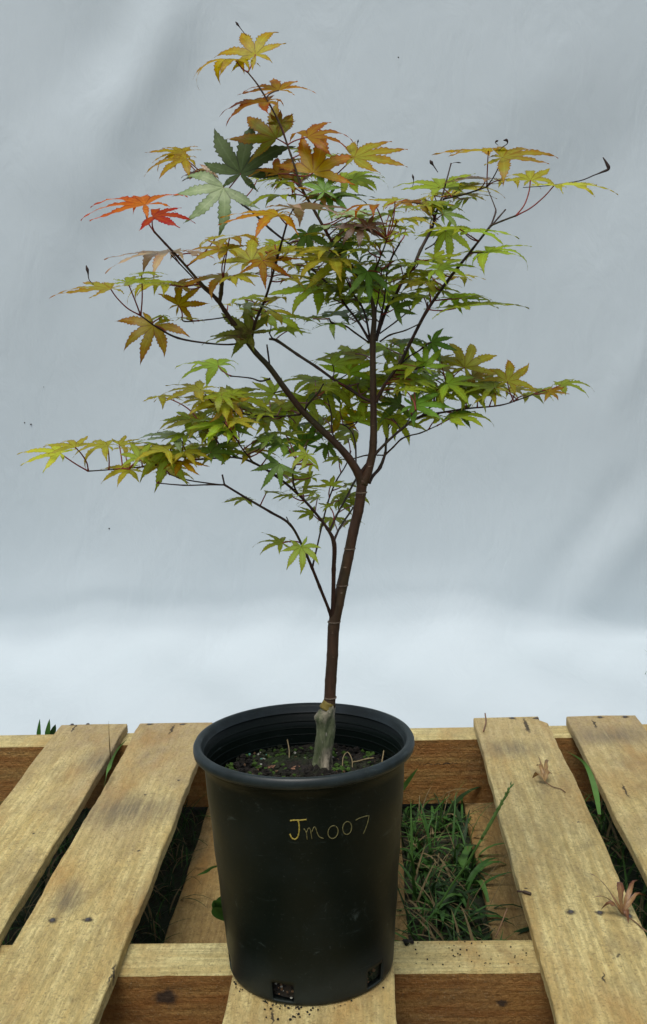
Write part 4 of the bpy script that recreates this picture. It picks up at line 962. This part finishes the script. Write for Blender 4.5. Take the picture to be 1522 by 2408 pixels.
dead_leaf(1281, 1838, 60, 'small curled tan dead leaf on the right-hand board beside the pot', 4, DL, [(1300, 1850), (1318, 1855), (1330, 1863)],
          [(1252, 1838, .006, .006), (1262, 1822, .016, .004), (1265, 1806, .022, .003), (1290, 1815, .022, .004), (1297, 1836, .012, .005)])
dead_leaf(1465, 2150, 100, 'large shrivelled reddish brown dead leaf near the right end of the board', 6, DL2, [(1490, 2165), (1508, 2180), (1522, 2192)],
          [(1385, 2078, .016, .0035), (1392, 2122, .006, .003), (1455, 2116, .026, .006), (1500, 2118, .030, .004), (1412, 2148, .004, .006), (1519, 2140, .020, .004), (1478, 2178, .004, .004)])
def oz(px, py, dz=.002): return on_z(px, py, 0.)+np.array([0, 0, dz])
scrap('twig', [oz(1217, 2099), oz(1232, 2102, .003), oz(1249, 2106)], [.0014]*5+[.0024]*6, TWIG, 'short dark twig lying on the left edge of the board right of the pot', 'twig')
scrap('dry_sprig', [oz(1141, 1682, .004), oz(1143, 1700, .002), oz(1137, 1722, .002)], .0014, DL, 'thin reddish dry sprig at the far end of the board right of the pot', 'sprig')
scrap('straw', [on_y(1165, 2205, .09), on_y(1180, 2170, .10), on_y(1193, 2136, .12)], .0010, CHIP, 'thin brown stem standing behind the front stringer right of the pot', 'dry stem')
b = MB(); P = on_z(956, 2220, -T); lump(b, P[0], P[1]-.002, P[2]+.004, .006, 0, rg); lump(b, P[0]+.007, P[1], P[2]+.003, .004, 0, rg)
tag(b.build('soil_clod', SOIL, smooth=False, origin=P), 'dark clod of soil on the front crosspiece just right of the pot', 'clod')
cr = MB()
for q in range(46):
    a = rg.choice([rg.gauss(-.95, .12), rg.gauss(.2, .5), rg.gauss(-.25, .2)]); r = RB+abs(rg.gauss(0, .006))+.0005; x, y = r*math.sin(a), -r*math.cos(a)
    if -.095 < x < .10: lump(cr, x, y, .0008, rg.uniform(.0005, .0017), 0, rg)
for q in range(12):
    P = on_z(rg.gauss(690, 40), rg.uniform(2374, 2400), 0); 
    if -.095 < P[0] < .10: lump(cr, P[0], P[1], .0008, rg.uniform(.0006, .0022), 0, rg)
for q in range(40):
    P = on_z(rg.uniform(975, 1240), rg.uniform(2214, 2275), -T); lump(cr, P[0], P[1], P[2]+.0006, rg.uniform(.0005, .0014), 0, rg)
tag(cr.build('soil_crumbs', SOIL, smooth=False), 'dark crumbs of soil scattered on the boards round the foot of the pot', 'soil', kind='stuff')
for o in bpy.data.objects:
    if '_o' in o: del o['_o']
